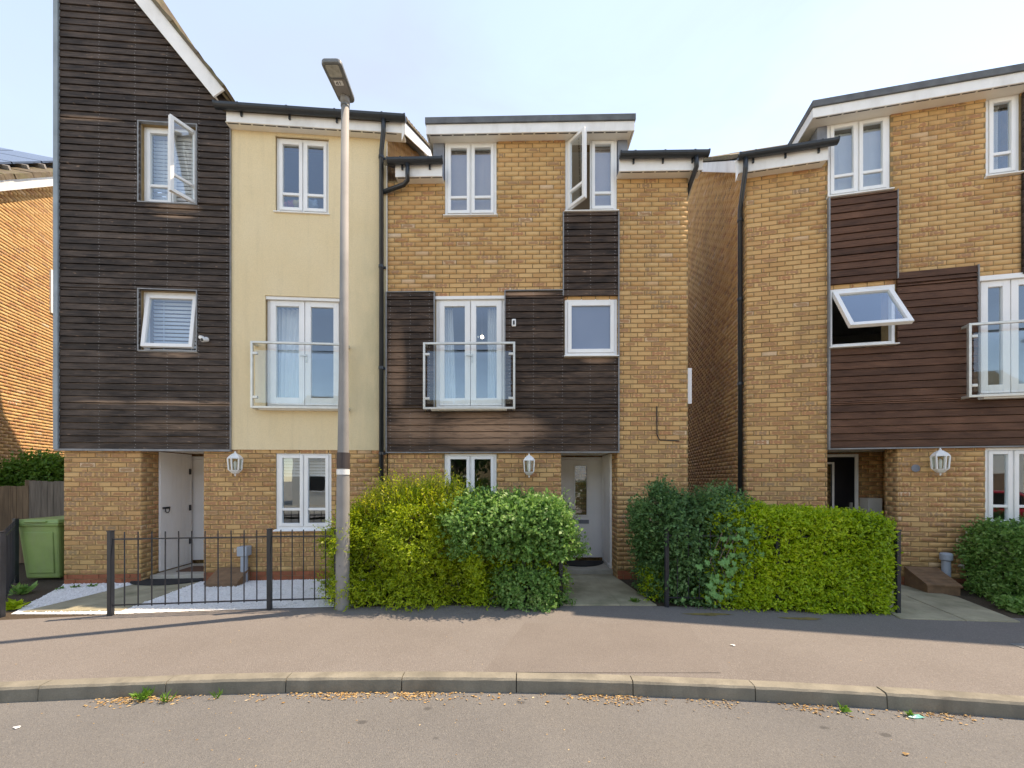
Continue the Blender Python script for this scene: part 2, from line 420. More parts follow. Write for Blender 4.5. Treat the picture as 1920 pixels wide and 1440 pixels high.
M['step'] = simple('step_concrete', (0.46, 0.43, 0.37), 0.9, 0.15, 4, 0.2, dirt=(0.18, 0.17, 0.13), dirt_amt=0.4)
M['moss'] = simple('moss', (0.20, 0.15, 0.04), 1.0, 0.4, 12, 0.3)

M['nail'] = simple('nail_head', (0.40, 0.39, 0.38), 0.5, 0.3, 8)
M['patch'] = ground_mat('pavement_patch', (0.168, 0.148, 0.134), (0.199, 0.178, 0.162), (0.10, 0.085, 0.075), (0.30, 0.26, 0.225), 0.0, 1.45)
# ------------------------------------------------------------------ object helpers
def link(o, parent=None):
    COL.objects.link(o)
    if parent is not None:
        o.parent = parent
    return o

def tag(o, label=None, cat=None, group=None, kind=None):
    if label: o['label'] = label
    if cat: o['category'] = cat
    if group: o['group'] = group
    if kind: o['kind'] = kind
    return o

def empty(name, loc, rz, label, cat, group=None):
    e = bpy.data.objects.new(name, None)
    e.empty_display_size = 0.2
    link(e)
    e.location = loc
    e.rotation_euler = (0, 0, rz)
    return tag(e, label, cat, group)

class MB:
    """collects faces for one mesh"""
    def __init__(s):
        s.v, s.f = [], []
    def add(s, vs, fs):
        b = len(s.v)
        s.v += [tuple(v) for v in vs]
        s.f += [tuple(i + b for i in f) for f in fs]
        return s
    def hexa(s, v8):
        return s.add(v8, [(0, 3, 2, 1), (4, 5, 6, 7), (0, 1, 5, 4), (1, 2, 6, 5), (2, 3, 7, 6), (3, 0, 4, 7)])
    def box(s, x0, x1, y0, y1, z0, z1):
        return s.hexa([(x0, y0, z0), (x1, y0, z0), (x1, y1, z0), (x0, y1, z0), (x0, y0, z1), (x1, y0, z1), (x1, y1, z1), (x0, y1, z1)])
    def prism(s, poly, y0, y1):
        """poly in (x,z), counter-clockwise seen from the front (-y)"""
        n = len(poly)
        vs = [(x, y0, z) for x, z in poly] + [(x, y1, z) for x, z in poly]
        fs = [tuple(range(n)), tuple(range(2 * n - 1, n - 1, -1))]
        for i in range(n):
            j = (i + 1) % n
            fs.append((j, i, n + i, n + j))
        return s.add(vs, fs)
    def prism_x(s, poly, x0, x1):
        """poly in (y,z)"""
        n = len(poly)
        vs = [(x0, y, z) for y, z in poly] + [(x1, y, z) for y, z in poly]
        fs = [tuple(range(n)), tuple(range(2 * n - 1, n - 1, -1))]
        for i in range(n):
            j = (i + 1) % n
            fs.append((j, i, n + i, n + j))
        return s.add(vs, fs)
    def prism_z(s, poly, z0, z1):
        n = len(poly)
        vs = [(x, y, z0) for x, y in poly] + [(x, y, z1) for x, y in poly]
        fs = [tuple(range(n - 1, -1, -1)), tuple(range(n, 2 * n))]
        for i in range(n):
            j = (i + 1) % n
            fs.append((i, j, n + j, n + i))
        return s.add(vs, fs)
    def tube(s, pts, r, n=12, r1=None, cap=True):
        pts = [Vector(p) for p in pts]
        rs = [r + ((r1 if r1 is not None else r) - r) * i / (len(pts) - 1) for i in range(len(pts))]
        rings = []
        prev = None
        for i, p in enumerate(pts):
            if i == 0: t = pts[1] - pts[0]
            elif i == len(pts) - 1: t = pts[-1] - pts[-2]
            else: t = (pts[i + 1] - p).normalized() + (p - pts[i - 1]).normalized()
            t.normalize()
            if prev is None:
                up = Vector((0, 0, 1)) if abs(t.z) < 0.9 else Vector((1, 0, 0))
                a = t.cross(up).normalized()
            else:
                a = (prev - t * prev.dot(t)).normalized()
            prev = a
            b = t.cross(a)
            rings.append([p + (a * math.cos(2 * math.pi * k / n) + b * math.sin(2 * math.pi * k / n)) * rs[i] for k in range(n)])
        vs = [v for rg in rings for v in rg]
        fs = []
        for i in range(len(pts) - 1):
            for k in range(n):
                k2 = (k + 1) % n
                fs.append((i * n + k, i * n + k2, (i + 1) * n + k2, (i + 1) * n + k))
        if cap:
            fs.append(tuple(range(n - 1, -1, -1)))
            fs.append(tuple((len(pts) - 1) * n + k for k in range(n)))
        return s.add(vs, fs)
    def lathe(s, prof, n=16, c=(0, 0, 0), flat=False):
        """prof: (r,z) list from bottom to top"""
        vs, fs = [], []
        for r, z in prof:
            for k in range(n):
                a = 2 * math.pi * (k + 0.5) / n
                vs.append((c[0] + r * math.cos(a), c[1] + r * math.sin(a), c[2] + z))
        for i in range(len(prof) - 1):
            for k in range(n):
                k2 = (k + 1) % n
                fs.append((i * n + k, i * n + k2, (i + 1) * n + k2, (i + 1) * n + k))
        fs.append(tuple(range(n - 1, -1, -1)))
        fs.append(tuple((len(prof) - 1) * n + k for k in range(n)))
        return s.add(vs, fs)
    def bar(s, a, b, w, h):
        """straight square bar between two points"""
        a, b = Vector(a), Vector(b)
        t = (b - a).normalized()
        up = Vector((0, 0, 1)) if abs(t.z) < 0.9 else Vector((0, 1, 0))
        x = t.cross(up).normalized() * w / 2
        y = x.cross(t).normalized() * h / 2
        return s.hexa([a - x - y, a + x - y, a + x + y, a - x + y, b - x - y, b + x - y, b + x + y, b - x + y])
    def mesh(s, name, mat, smooth=False):
        me = bpy.data.meshes.new(name)
        me.from_pydata(s.v, [], s.f)
        if mat is not None:
            me.materials.append(mat)
        if smooth:
            me.shade_smooth()
        me.update()
        return me
    def build(s, name, mat, parent=None, smooth=False, bevel=0.0, loc=None, rot=None):
        o = bpy.data.objects.new(name, s.mesh(name, mat, smooth))
        link(o, parent)
        if loc is not None: o.location = loc
        if rot is not None: o.rotation_euler = rot
        if bevel:
            bv = o.modifiers.new('bevel', 'BEVEL')
            bv.width = bevel
            bv.segments = 2
            bv.limit_method = 'ANGLE'
            bv.angle_limit = R(40)
        return o

def np_mesh(name, verts, quads, mat, smooth=False):
    """fast mesh of quads: verts (N,3), quads (M,4)"""
    me = bpy.data.meshes.new(name)
    me.vertices.add(len(verts))
    me.vertices.foreach_set('co', np.ascontiguousarray(verts, dtype=np.float32).ravel())
    me.loops.add(quads.size)
    me.loops.foreach_set('vertex_index', np.ascontiguousarray(quads, dtype=np.int32).ravel())
    me.polygons.add(len(quads))
    me.polygons.foreach_set('loop_start', np.arange(0, quads.size, quads.shape[1], dtype=np.int32))
    me.update(calc_edges=True)
    me.materials.append(mat)
    if smooth:
        me.shade_smooth()
    return me

# ------------------------------------------------------------------ house frames (each facade is a real plane in the world)
class Frame:
    def __init__(s, x0, y0, th):
        s.o = (x0, y0)
        s.th = th
        s.t = (math.cos(th), math.sin(th))
        s.n = (-math.sin(th), math.cos(th))
    def at(s, px, py, d=0.0):
        """point of the facade plane (pushed in by d) seen at photo pixel -> (s, z)"""
        u = (px - CX) / F
        ox = s.o[0] + s.n[0] * d
        oy = s.o[1] + s.n[1] * d
        k = (ox * s.n[0] + oy * s.n[1]) / (u * s.n[0] + s.n[1])
        X, Y = u * k, k
        return ((X - ox) * s.t[0] + (Y - oy) * s.t[1], EYE - (py - HZ) / F * Y)
    def sx(s, px, d=0.0):
        return s.at(px, HZ, d)[0]
    def rect(s, x0, y0, x1, y1, d=0.0):
        xm = (x0 + x1) / 2
        return (s.sx(x0, d), s.sx(x1, d), s.at(xm, y1, d)[1], s.at(xm, y0, d)[1])
    def w(s, a, d, z=0.0):
        return (s.o[0] + s.t[0] * a + s.n[0] * d, s.o[1] + s.t[1] * a + s.n[1] * d, z)

def frame_from(px, Y0, m):
    u = (px - CX) / F
    Y = Y0 / (1 - m * u)
    return Frame(u * Y, Y, math.atan(m))

FM = frame_from(722, 6.3, -0.02)
FL = frame_from(112, 6.494, 0.075)
FR = frame_from(1400, 7.14, -0.211)
# ------------------------------------------------------------------ building helpers
def sub_int(ints, a, b):
    out = []
    for x0, x1 in ints:
        if b <= x0 or a >= x1:
            out.append((x0, x1))
        else:
            if a > x0: out.append((x0, a))
            if b < x1: out.append((b, x1))
    return out

def union_int(ints):
    out = []
    for a, b in sorted(ints):
        if out and a <= out[-1][1] + 1e-4:
            out[-1] = (out[-1][0], max(out[-1][1], b))
        else:
            out.append((a, b))
    return out

def spans(inc, exc, z):
    ints = union_int([(r[0], r[1]) for r in inc if r[2] <= z <= r[3]])
    for r in exc:
        if r[2] < z < r[3]:
            ints = sub_int(ints, r[0], r[1])
    return [i for i in ints if i[1] - i[0] > 0.025]

CO, BH = 0.075, 0.065
def lay_bricks(fn, z0, z1, off=0.0):
    """list of (a, b, z) for stretcher-bond courses; fn(z) gives the free intervals"""
    res = []
    i = int(math.floor(z0 / CO))
    while i * CO < z1 - 0.02:
        z = i * CO
        if z >= z0 - 0.03:
            for a, b in fn(z + 0.033):
                st = off + (0.1125 if i % 2 else 0.0)
                k = math.floor((a - st) / 0.225)
                x = st + k * 0.225
                while x < b:
                    p, q = max(x, a), min(x + 0.215, b)
                    if q - p > 0.03:
                        res.append((p, q, z))
                    x += 0.225
        i += 1
    return res

B_F = [(0, 1, 2, 3), (4, 5, 1, 0), (5, 6, 2, 1), (6, 7, 3, 2), (7, 4, 0, 3)]
def brick_verts(a, b, z, pr=0.0, ch=0.004, zh=BH):
    f = -pr
    return [(a + ch, f, z + ch), (b - ch, f, z + ch), (b - ch, f, z + zh - ch), (a + ch, f, z + zh - ch),
            (a, 0.012, z), (b, 0.012, z), (b, 0.012, z + zh), (a, 0.012, z + zh)]

def set_uv(me, nb):
    uv = me.uv_layers.new(name='UVMap')
    one = np.array([[0, 0], [1, 0], [1, 1], [0, 1]] + [[0, 0], [1, 0], [1, 0], [0, 0]] + [[1, 0], [1, 1], [1, 1], [1, 0]]
                   + [[1, 1], [0, 1], [0, 1], [1, 1]] + [[0, 1], [0, 0], [0, 0], [0, 1]], dtype=np.float32)
    uv.data.foreach_set('uv', np.tile(one, (nb, 1)).ravel())

_brick_cache = {}
def shared_brick(length):
    k = round(length / 0.005)
    if k not in _brick_cache:
        L = k * 0.005
        me = bpy.data.meshes.new('brick')
        me.from_pydata(brick_verts(-L / 2, L / 2, 0.0, 0.0), [], B_F)
        me.materials.append(M['brick'])
        set_uv(me, 1)
        _brick_cache[k] = me
    return _brick_cache[k]

def brickwork(parent, fr, front, others, hide=None, n_single=300):
    """front: bricks (a,b,z) of the facade; others: list of (bricks, mapping). The 300 front bricks that show
    largest are objects of their own, the rest is one joined part."""
    def dist(b):
        w = fr.w((b[0] + b[1]) / 2, 0, b[2])
        return math.hypot(math.hypot(w[0], w[1]), w[2] - EYE) - (2.0 if b[1] - b[0] > 0.2 else 0.0)
    vis = [b for b in front if not (hide and hide(b)) and b[2] > 0.16]
    vis.sort(key=dist)
    single = set(vis[:n_single])
    for b in vis[:n_single]:
        o = bpy.data.objects.new('brick', shared_brick(b[1] - b[0]))
        link(o, parent)
        o.location = ((b[0] + b[1]) / 2, -random.uniform(0, 0.004), b[2] + random.uniform(-0.001, 0.001))
    V, Q = [], []
    def put(lst, mp):
        for b in lst:
            vs = brick_verts(b[0], b[1], b[2] + random.uniform(-0.001, 0.001), random.uniform(0, 0.004))
            base = len(V)
            V.extend(mp(*v) for v in vs)
            Q.extend(tuple(i + base for i in f) for f in B_F)
    put([b for b in front if b not in single], lambda a, d, z: (a, d, z))
    for lst, mp in others:
        put(lst, mp)
    me = np_mesh('brickwork', np.array(V), np.array(Q), M['bricks'])
    set_uv(me, len(Q) // 5)
    o = bpy.data.objects.new('brickwork', me)
    link(o, parent)
    o['kind'] = 'stuff'
    return o

def core_wall(parent, name, mat, inc, exc, d0, d1):
    xs = sorted(set([v for r in inc + exc for v in r[:2]]))
    zs = sorted(set([v for r in inc + exc for v in r[2:4]]))
    mb = MB()
    for j in range(len(zs) - 1):
        zm = (zs[j] + zs[j + 1]) / 2
        if zs[j + 1] - zs[j] < 1e-5: continue
        for a, b in spans(inc, exc, zm):
            mb.box(a, b, d0, d1, zs[j], zs[j + 1])
    return mb.build(name, mat, parent)

NAIL_N = 5
def boards(parent, mat, inc, exc, z0, z1, pitch, proud=0.03, clip=None, nails=None):
    """horizontal cladding planks, each an object; clip(z) = right-hand limit"""
    cuts_all = sorted(set([v for r in inc + exc for v in r[2:4]]))
    nmb = MB()
    z = z0
    while z < z1 - 0.01:
        zt = min(z + pitch - 0.007, z1)
        cs = [z] + [c for c in cuts_all if z + 0.012 < c < zt - 0.012] + [zt]
        for q in range(len(cs) - 1):
            lo, hi = cs[q], cs[q + 1]
            for a, b in spans(inc, exc, (lo + hi) / 2):
                b0 = b1 = b
                if clip:
                    b0, b1 = min(b, clip(lo)), min(b, clip(hi))
                    if b1 - a < 0.05: continue
                j = random.uniform(-0.003, 0.003)
                sag = random.uniform(-0.002, 0.002)
                f0, f1 = -proud - 0.010 + j, -proud + 0.002 + j
                mb = MB()
                # bevelled plank: front face leans, small worn arris along the top edge
                prof = [(f0, lo), (f1 - 0.002, hi - 0.008), (f1 + 0.008, hi), (0.0, hi), (0.0, lo)]
                n = len(prof)
                vs = []
                for t_, (y_, z_) in enumerate(prof):
                    vs.append((a, y_, z_))
                for (y_, z_) in prof:
                    bb = b0 + (b1 - b0) * ((z_ - lo) / max(hi - lo, 1e-4))
                    vs.append((bb, y_, z_ + sag))
                fs = [(4, 3, 2, 1, 0), (5, 6, 7, 8, 9)]
                for i in range(n):
                    k = (i + 1) % n
                    fs.append((i, k, n + k, n + i))
                mb.add(vs, fs)
                mb.build('plank', mat, parent)
                if nails and hi - lo > 0.05:
                    for s_ in nails:
                        if a + 0.01 < s_ < min(b0, b1) - 0.01:
                            for fz in (0.25, 0.75):
                                zz = lo + (hi - lo) * fz
                                yy = f0 + (f1 - f0) * fz
                                x_ = s_ + random.uniform(-0.006, 0.006)
                                r_ = 0.0058
                                nmb.add([(x_ - r_, yy - 0.002, zz), (x_, yy - 0.002, zz - r_), (x_ + r_, yy - 0.002, zz), (x_, yy - 0.002, zz + r_)], [(0, 1, 2, 3)])
        z += pitch
    if nmb.v:
        o = nmb.build('nail_heads', M['nail'], parent)
        o['kind'] = 'stuff'

def ring(mb, s0, s1, z0, z1, w, d0, d1, wb=None):
    """rectangular frame of bars w wide (bottom wb)"""
    wb = wb or w
    mb.box(s0, s0 + w, d0, d1, z0, z1)
    mb.box(s1 - w, s1, d0, d1, z0, z1)
    mb.box(s0 + w, s1 - w, d0, d1, z1 - w, z1)
    mb.box(s0 + w, s1 - w, d0, d1, z0, z0 + wb)

def window(parent, rect, d=0.03, lights=2, transom=None, opens=None, sill=True, glass='glass', fw=0.042, sw=0.05,
           mull=0.022, depth=0.07, bottom=None, name='window', handle=False, widths=None):
    s0, s1, z0, z1 = rect
    mb = MB()
    ring(mb, s0, s1, z0, z1, fw, d, d + depth)
    inner = s1 - s0 - 2 * fw - mull * (lights - 1)
    lw = inner / lights
    xs = []
    x = s0 + fw
    for i in range(lights):
        w_ = inner * widths[i] if widths else lw
        xs.append((x, x + w_))
        x += w_
        if i < lights - 1:
            mb.box(x, x + mull, d + 0.002, d + depth - 0.002, z0 + fw, z1 - fw)
            x += mull
    win = mb.build(name, M['upvc'], parent, bevel=0.004)
    for i, (a, b) in enumerate(xs):
        zb, zt = z0 + fw, z1 - fw
        op = (opens or {}).get(i)
        loc, rot = (0, 0, 0), (0, 0, 0)
        ox, oy, oz = 0, 0, 0
        if op:
            hinge, ang = op
            if hinge == 'left': ox, oy, oz, rot = a, d, 0, (0, 0, -R(ang))
            elif hinge == 'right': ox, oy, oz, rot = b, d, 0, (0, 0, R(ang))
            else: ox, oy, oz, rot = 0, d, zt, (-R(ang), 0, 0)
            loc = (ox, oy, oz)
        sm = MB()
        g = 0.003
        ring(sm, a + g - ox, b - g - ox, zb + g - oz, zt - g - oz, sw, d - 0.014 - oy, d + 0.045 - oy, bottom)
        cells = [(zb + (bottom or sw), zt - sw)]
        if transom:
            zm = zb + (zt - zb) * transom
            sm.box(a + sw + g - ox, b - sw - g - ox, d - 0.008 - oy, d + 0.04 - oy, zm - 0.02 - oz, zm + 0.02 - oz)
            cells = [(zb + sw, zm - 0.02), (zm + 0.02, zt - sw)]
        sm.build('sash', M['upvc'], win, bevel=0.004, loc=loc, rot=rot)
        for (p, q) in cells:
            pm = MB()
            pm.box(a + sw - 0.002 - ox, b - sw + 0.002 - ox, d + 0.014 - oy, d + 0.024 - oy, p - 0.002 - oz, q + 0.002 - oz)
            pm.build('pane', M[glass], win, loc=loc, rot=rot)
        if handle and i == lights - 1:
            hm = MB()
            zz = zb + (zt - zb) * 0.48
            hm.box(a + 0.012, a + 0.036, d - 0.028, d - 0.0142, zz - 0.12, zz + 0.02)
            hm.box(a - 0.07, a + 0.036, d - 0.05, d - 0.0282, zz - 0.02, zz - 0.001)
            hm.build('handle', M['steel'], win, bevel=0.003)
    if sill:
        sb = MB()
        sb.prism_x([(d - 0.075, z0 - 0.028), (d + 0.05, z0 - 0.028), (d + 0.05, z0 + 0.002), (d - 0.0155, z0 + 0.002), (d - 0.075, z0 - 0.012)], s0 - 0.018, s1 + 0.018)
        sb.build('sill', M['upvc'], win, bevel=0.003)
    return win

def blind(win, rect, d, pitch, mat, open_amt=0.0, drop=1.0, inset=0.05):
    """venetian or pleated blind: real slats, too fine to pick apart, joined"""
    s0, s1, z0, z1 = rect
    mb = MB()
    z = z1 - inset
    zend = z1 - inset - (z1 - z0 - 2 * inset) * drop
    h = pitch * (1.06 - open_amt)
    while z > zend:
        mb.add([(s0 + inset, d, z), (s1 - inset, d, z), (s1 - inset, d + 0.014, z - h), (s0 + inset, d + 0.014, z - h)], [(0, 1, 2, 3)])
        z -= pitch
    mb.box(s0 + inset, s1 - inset, d - 0.012, d + 0.02, z1 - inset, z1 - inset + 0.035)
    for t in (0.25, 0.75):
        x = s0 + (s1 - s0) * t
        mb.box(x - 0.004, x + 0.004, d - 0.004, d - 0.002, zend, z1 - inset)
    o = mb.build('blind', mat, win)
    return o

def curtain(win, s0, s1, z0, z1, d, mat, spread=0.0, folds=7):
    n = folds * 6
    V, Q = [], []
    for j in range(9):
        t = j / 8
        for i in range(n + 1):
            u = i / n
            a = s0 + (s1 - s0 + spread * (1 - t)) * u
            V.append((a, d + 0.025 * math.sin(u * folds * 2 * math.pi + 0.6 * math.sin(5 * t)), z0 + (z1 - z0) * t))
    for j in range(8):
        for i in range(n):
            k = j * (n + 1) + i
            Q.append((k, k + 1, k + n + 2, k + n + 1))
    me = np_mesh('curtain', np.array(V), np.array(Q), mat, True)
    return link(bpy.data.objects.new('curtain', me), win)

def balcony(parent, rect, proj=0.16, name='balcony'):
    s0, s1, z0, z1 = rect
    w = 0.034
    mb = MB()
    ring(mb, s0, s1, z0, z1, w, -proj, -proj + 0.04)
    for x in (s0 + 0.003, s1 - 0.043):
        for z in (z0 - 0.004, z1 - 0.046):
            mb.box(x, x + 0.04, -proj + 0.041, 0.012, z, z + 0.04)
    bal = mb.build(name, M['steel'], parent, bevel=0.004)
    gp = MB()
    gp.box(s0 + 0.065, s1 - 0.065, -proj + 0.013, -proj + 0.023, z0 + 0.085, z1 - 0.14)
    gp.build('glass_panel', M['balcony_glass'], bal)
    for x, e in ((s0 + w, 1), (s1 - w, -1)):
        for z in (z0 + 0.17, z1 - 0.19):
            c = MB()
            c.box(min(x, x + e * 0.07), max(x, x + e * 0.07), -proj - 0.004, -proj + 0.040, z - 0.022, z + 0.022)
            c.build('clamp', M['steel'], bal, bevel=0.008)
    return bal

def half_round(c, zt, r=0.058, n=9):
    pts = [(c + r * math.cos(math.pi + math.pi * k / (n - 1)), zt - 0.012 + r * math.sin(math.pi + math.pi * k / (n - 1))) for k in range(n)]
    return [(c - r, zt)] + pts + [(c + r, zt)]

def gutter(parent, s0, s1, zt, d, brackets=3):
    """black half-round gutter whose back touches depth d"""
    mb = MB()
    outer = half_round(d - 0.062, zt)
    mb.prism_x(outer, s0, s1)
    for x in (s0, s1 - 0.02):
        mb.prism_x(half_round(d - 0.062, zt + 0.006, 0.062), x - 0.002, x + 0.022)
    g = mb.build('gutter', M['gutter'], parent, smooth=False)
    for i in range(brackets):
        x = s0 + (s1 - s0) * (i + 0.5) / brackets
        b = MB()
        b.prism_x(half_round(d - 0.062, zt + 0.005, 0.0625), x - 0.014, x + 0.014)
        b.box(x - 0.012, x + 0.012, d - 0.028, d - 0.001, zt - 0.12, zt - 0.03)
        b.build('bracket', M['gutter'], g)
    return g

def eave(parent, s0, s1, z_top, z_bot, over, wall_d=0.0, vent=True, soff_s=None):
    """fascia board, soffit and the row of vent slots behind it"""
    f = MB()
    f.box(s0, s1, -over, -over + 0.02, z_bot, z_top)
    f.build('fascia', M['fascia'], parent, bevel=0.003)
    a, b = soff_s or (s0, s1)
    so = MB()
    so.box(a, b, -over + 0.021, wall_d + 0.02, z_bot + 0.012, z_bot + 0.024)
    so.build('soffit', M['soffit'], parent)
    if vent:
        v = MB()
        x = a + 0.03
        while x + 0.15 < b:
            v.box(x, x + 0.155, -over + 0.024, -over + 0.044, z_bot + 0.006, z_bot + 0.0118)
            x += 0.185
        o = v.build('vent_slots', M['vent'], parent)

def pipe(parent, pts, r=0.036, name='downpipe', clips=()):
    mb = MB()
    mb.tube(pts, r, 14)
    p = mb.build(name, M['gutter'], parent, smooth=True)
    for (x, y, z) in clips:
        c = MB()
        c.tube([(x, y, z - 0.022), (x, y, z + 0.022)], r + 0.008, 14)
        c.box(x + 0.01, x + 0.065, y + 0.02, y + 0.034, z - 0.018, z + 0.018)
        c.build('pipe_clip', M['gutter'], p)
    return p

def slope_slab(parent, name, mat, s0, s1, d0, z0, d1, z1, th):
    mb = MB()
    L = math.hypot(d1 - d0, z1 - z0)
    ny, nz = -(z1 - z0) / L * th, (d1 - d0) / L * th
    mb.prism_x([(d0, z0), (d1, z1), (d1 + ny, z1 + nz), (d0 + ny, z0 + nz)], s0, s1)
    return mb.build(name, mat, parent)

def verge(parent, s, e, d0, z0, pitch, length, board_h=0.17, tiles=True):
    """barge board under a row of tile ends; e = +1 faces right, -1 faces left"""
    c, t = math.cos(pitch), math.tan(pitch)
    d1, z1 = d0 + length * c, z0 + length * math.sin(pitch)
    mb = MB()
    a, b = (s, s + 0.022) if e > 0 else (s - 0.022, s)
    mb.prism_x([(d0, z0 - board_h), (d1, z1 - board_h), (d1, z1), (d0, z0)], a, b)
    mb.build('barge_board', M['fascia'], parent, bevel=0.003)
    if tiles:
        n = int(length / 0.30)
        for i in range(n):
            p0, p1 = i * 0.30, i * 0.30 + 0.335
            y0, q0 = d0 - 0.03 + p0 * c, z0 + p0 * math.sin(pitch)
            y1, q1 = d0 - 0.03 + p1 * c, z0 + p1 * math.sin(pitch)
            th = 0.05 + random.uniform(-0.006, 0.006)
            tm = MB()
            tm.prism_x([(y0, q0 + 0.012), (y1, q1 + 0.001), (y1, q1 + th * 0.55), (y0, q0 + th + 0.012)], (s - 0.26 if e > 0 else s - 0.05), (s + 0.05 if e > 0 else s + 0.26))
            tm.build('verge_tile', M['tile'], parent)

# ------------------------------------------------------------------ ground, road, pavement, kerb
def sheet(name, poly, z, mat, kind='structure', parent=None):
    me = bpy.data.meshes.new(name)
    me.from_pydata([(x, y, z) for x, y in poly], [], [tuple(range(len(poly)))])
    me.materials.append(mat)
    o = link(bpy.data.objects.new(name, me), parent)
    if kind and parent is None:
        o['kind'] = kind
    return o

def kerb_y(x):
    return 3.135 - 0.017 * (x + 0.9) ** 2
def rail_y(x):
    return 4.955 - 0.0145 * (x - 0.2) ** 2

def px_ground(px, py, z=0.0):
    Y = F * (EYE - z) / (py - HZ)
    return ((px - CX) / F * Y, Y)

sheet('ground', [(-400, -400), (400, -400), (400, 400), (-400, 400)], -0.150, M['far_ground'])
XS = [-13 + 0.5 * i for i in range(49)]
# road: a band that follows the kerb
road = [(x, kerb_y(x) + 0.02) for x in XS]
far = [(x, kerb_y(x) - 7.5) for x in reversed(XS)]
sheet('road', road + far, -0.108, M['road'])
# pavement between kerb and garden line, and the ground of the gardens
pv = [(x, kerb_y(x) + 0.10) for x in XS] + [(x, rail_y(x) + 0.02) for x in reversed(XS)]
sheet('pavement', pv, 0.0, M['pavement'])
gd = [(x, rail_y(x) - 0.03) for x in XS] + [(11, 30), (-13, 30)]
sheet('garden_soil', gd, -0.004, M['soil'])

# an older trench reinstatement in the pavement
pp = [px_ground(*q) for q in ((985, 1168), (1292, 1172), (1352, 1262), (1150, 1262), (905, 1262))]
pp = [(x, max(y, kerb_y(x) + 0.112)) for x, y in pp]
sheet('pavement_patch', pp, 0.0035, M['patch'])

kerb = bpy.data.objects.new('kerb', None)
link(kerb)
kerb['kind'] = 'structure'
arc = [0.0]
fine = np.linspace(-13, 11, 2401)
ky = kerb_y(fine)
cum = np.concatenate([[0], np.cumsum(np.hypot(np.diff(fine), np.diff(ky)))])
kstart = np.interp(px_ground(968, 1272)[0], fine, cum)
KL = 0.925
k0 = kstart - math.floor(kstart / KL) * KL
kk = k0
while kk + KL < cum[-1]:
    a, b = np.interp(kk + 0.004, cum, fine), np.interp(kk + KL - 0.004, cum, fine)
    mb = MB()
    n = 12
    secs = []
    dy = random.uniform(-0.004, 0.004)
    dz = random.uniform(-0.003, 0.003)
    for i in range(n):
        x = a + (b - a) * i / (n - 1)
        y = kerb_y(x)
        sl = -2 * 0.017 * (x + 0.9)
        L = math.hypot(1, sl)
        nx, ny = -sl / L, 1 / L
        prof = [(0.0, -0.16), (0.003, -0.06), (0.006, -0.014), (0.018, 0.002), (0.06, 0.005), (0.108, 0.004), (0.108, -0.16)]
        secs.append([(x + nx * p, y + ny * p + dy, q + dz + (random.uniform(-0.003, 0.002) if 0 < j_ < 4 else 0)) for j_, (p, q) in enumerate(prof)])
    m_ = len(secs[0])
    vs = [v for s_ in secs for v in s_]
    fs = []
    for i in range(n - 1):
        for j in range(m_):
            j2 = (j + 1) % m_
            fs.append((i * m_ + j, i * m_ + j2, (i + 1) * m_ + j2, (i + 1) * m_ + j))
    fs.append(tuple(range(m_)))
    fs.append(tuple((n - 1) * m_ + j for j in reversed(range(m_))))
    mb.add(vs, fs)
    mb.build('kerb_stone', M['kerb'], kerb)
    kk += KL
# ================================================================== MIDDLE HOUSE
def house_shell(parent, s0, s1, z1, depth, floors, lw=True, rw=True):
    """back wall, side walls, storeys seen through the windows"""
    mb = MB()
    mb.box(s0, s1, depth - 0.25, depth, 0, z1)
    if lw: mb.box(s0 + 0.02, s0 + 0.27, 0.29, depth - 0.251, 0, z1)
    if rw: mb.box(s1 - 0.27, s1 - 0.02, 0.29, depth - 0.251, 0, z1)
    mb.build('side_wall', M['mortar'], parent)
    it = MB()
    for z in floors:
        it.box(s0 + 0.28, s1 - 0.28, 0.30, 3.6, z, z + 0.2)
    it.box(s0 + 0.28, s1 - 0.28, 3.61, 3.7, 0, z1 - 0.1)
    it.build('interior', M['interior'], parent)

def recess(parent, s0, s1, zc, depth, lb, rb, bb, name='porch'):
    """porch recess: mortar-backed side and back walls, soffit, step"""
    mb = MB()
    mb.box(s0 - 0.1, s0 - 0.008, 0.2805, depth, 0, zc)
    mb.box(s1 + 0.008, s1 + 0.1, 0.2805, depth, 0, zc)
    mb.box(s0 - 0.1, s1 + 0.1, depth + 0.008, depth + 0.1, 0, zc + 0.1)
    mb.build('porch_wall', M['mortar'], parent)
    c = MB()
    c.box(s0 - 0.008, s1 + 0.008, 0.0 if s1 - s0 < 1.35 else 0.282, depth + 0.007, zc - 0.004, zc + 0.02)
    c.build('porch_soffit', M['soffit'], parent)

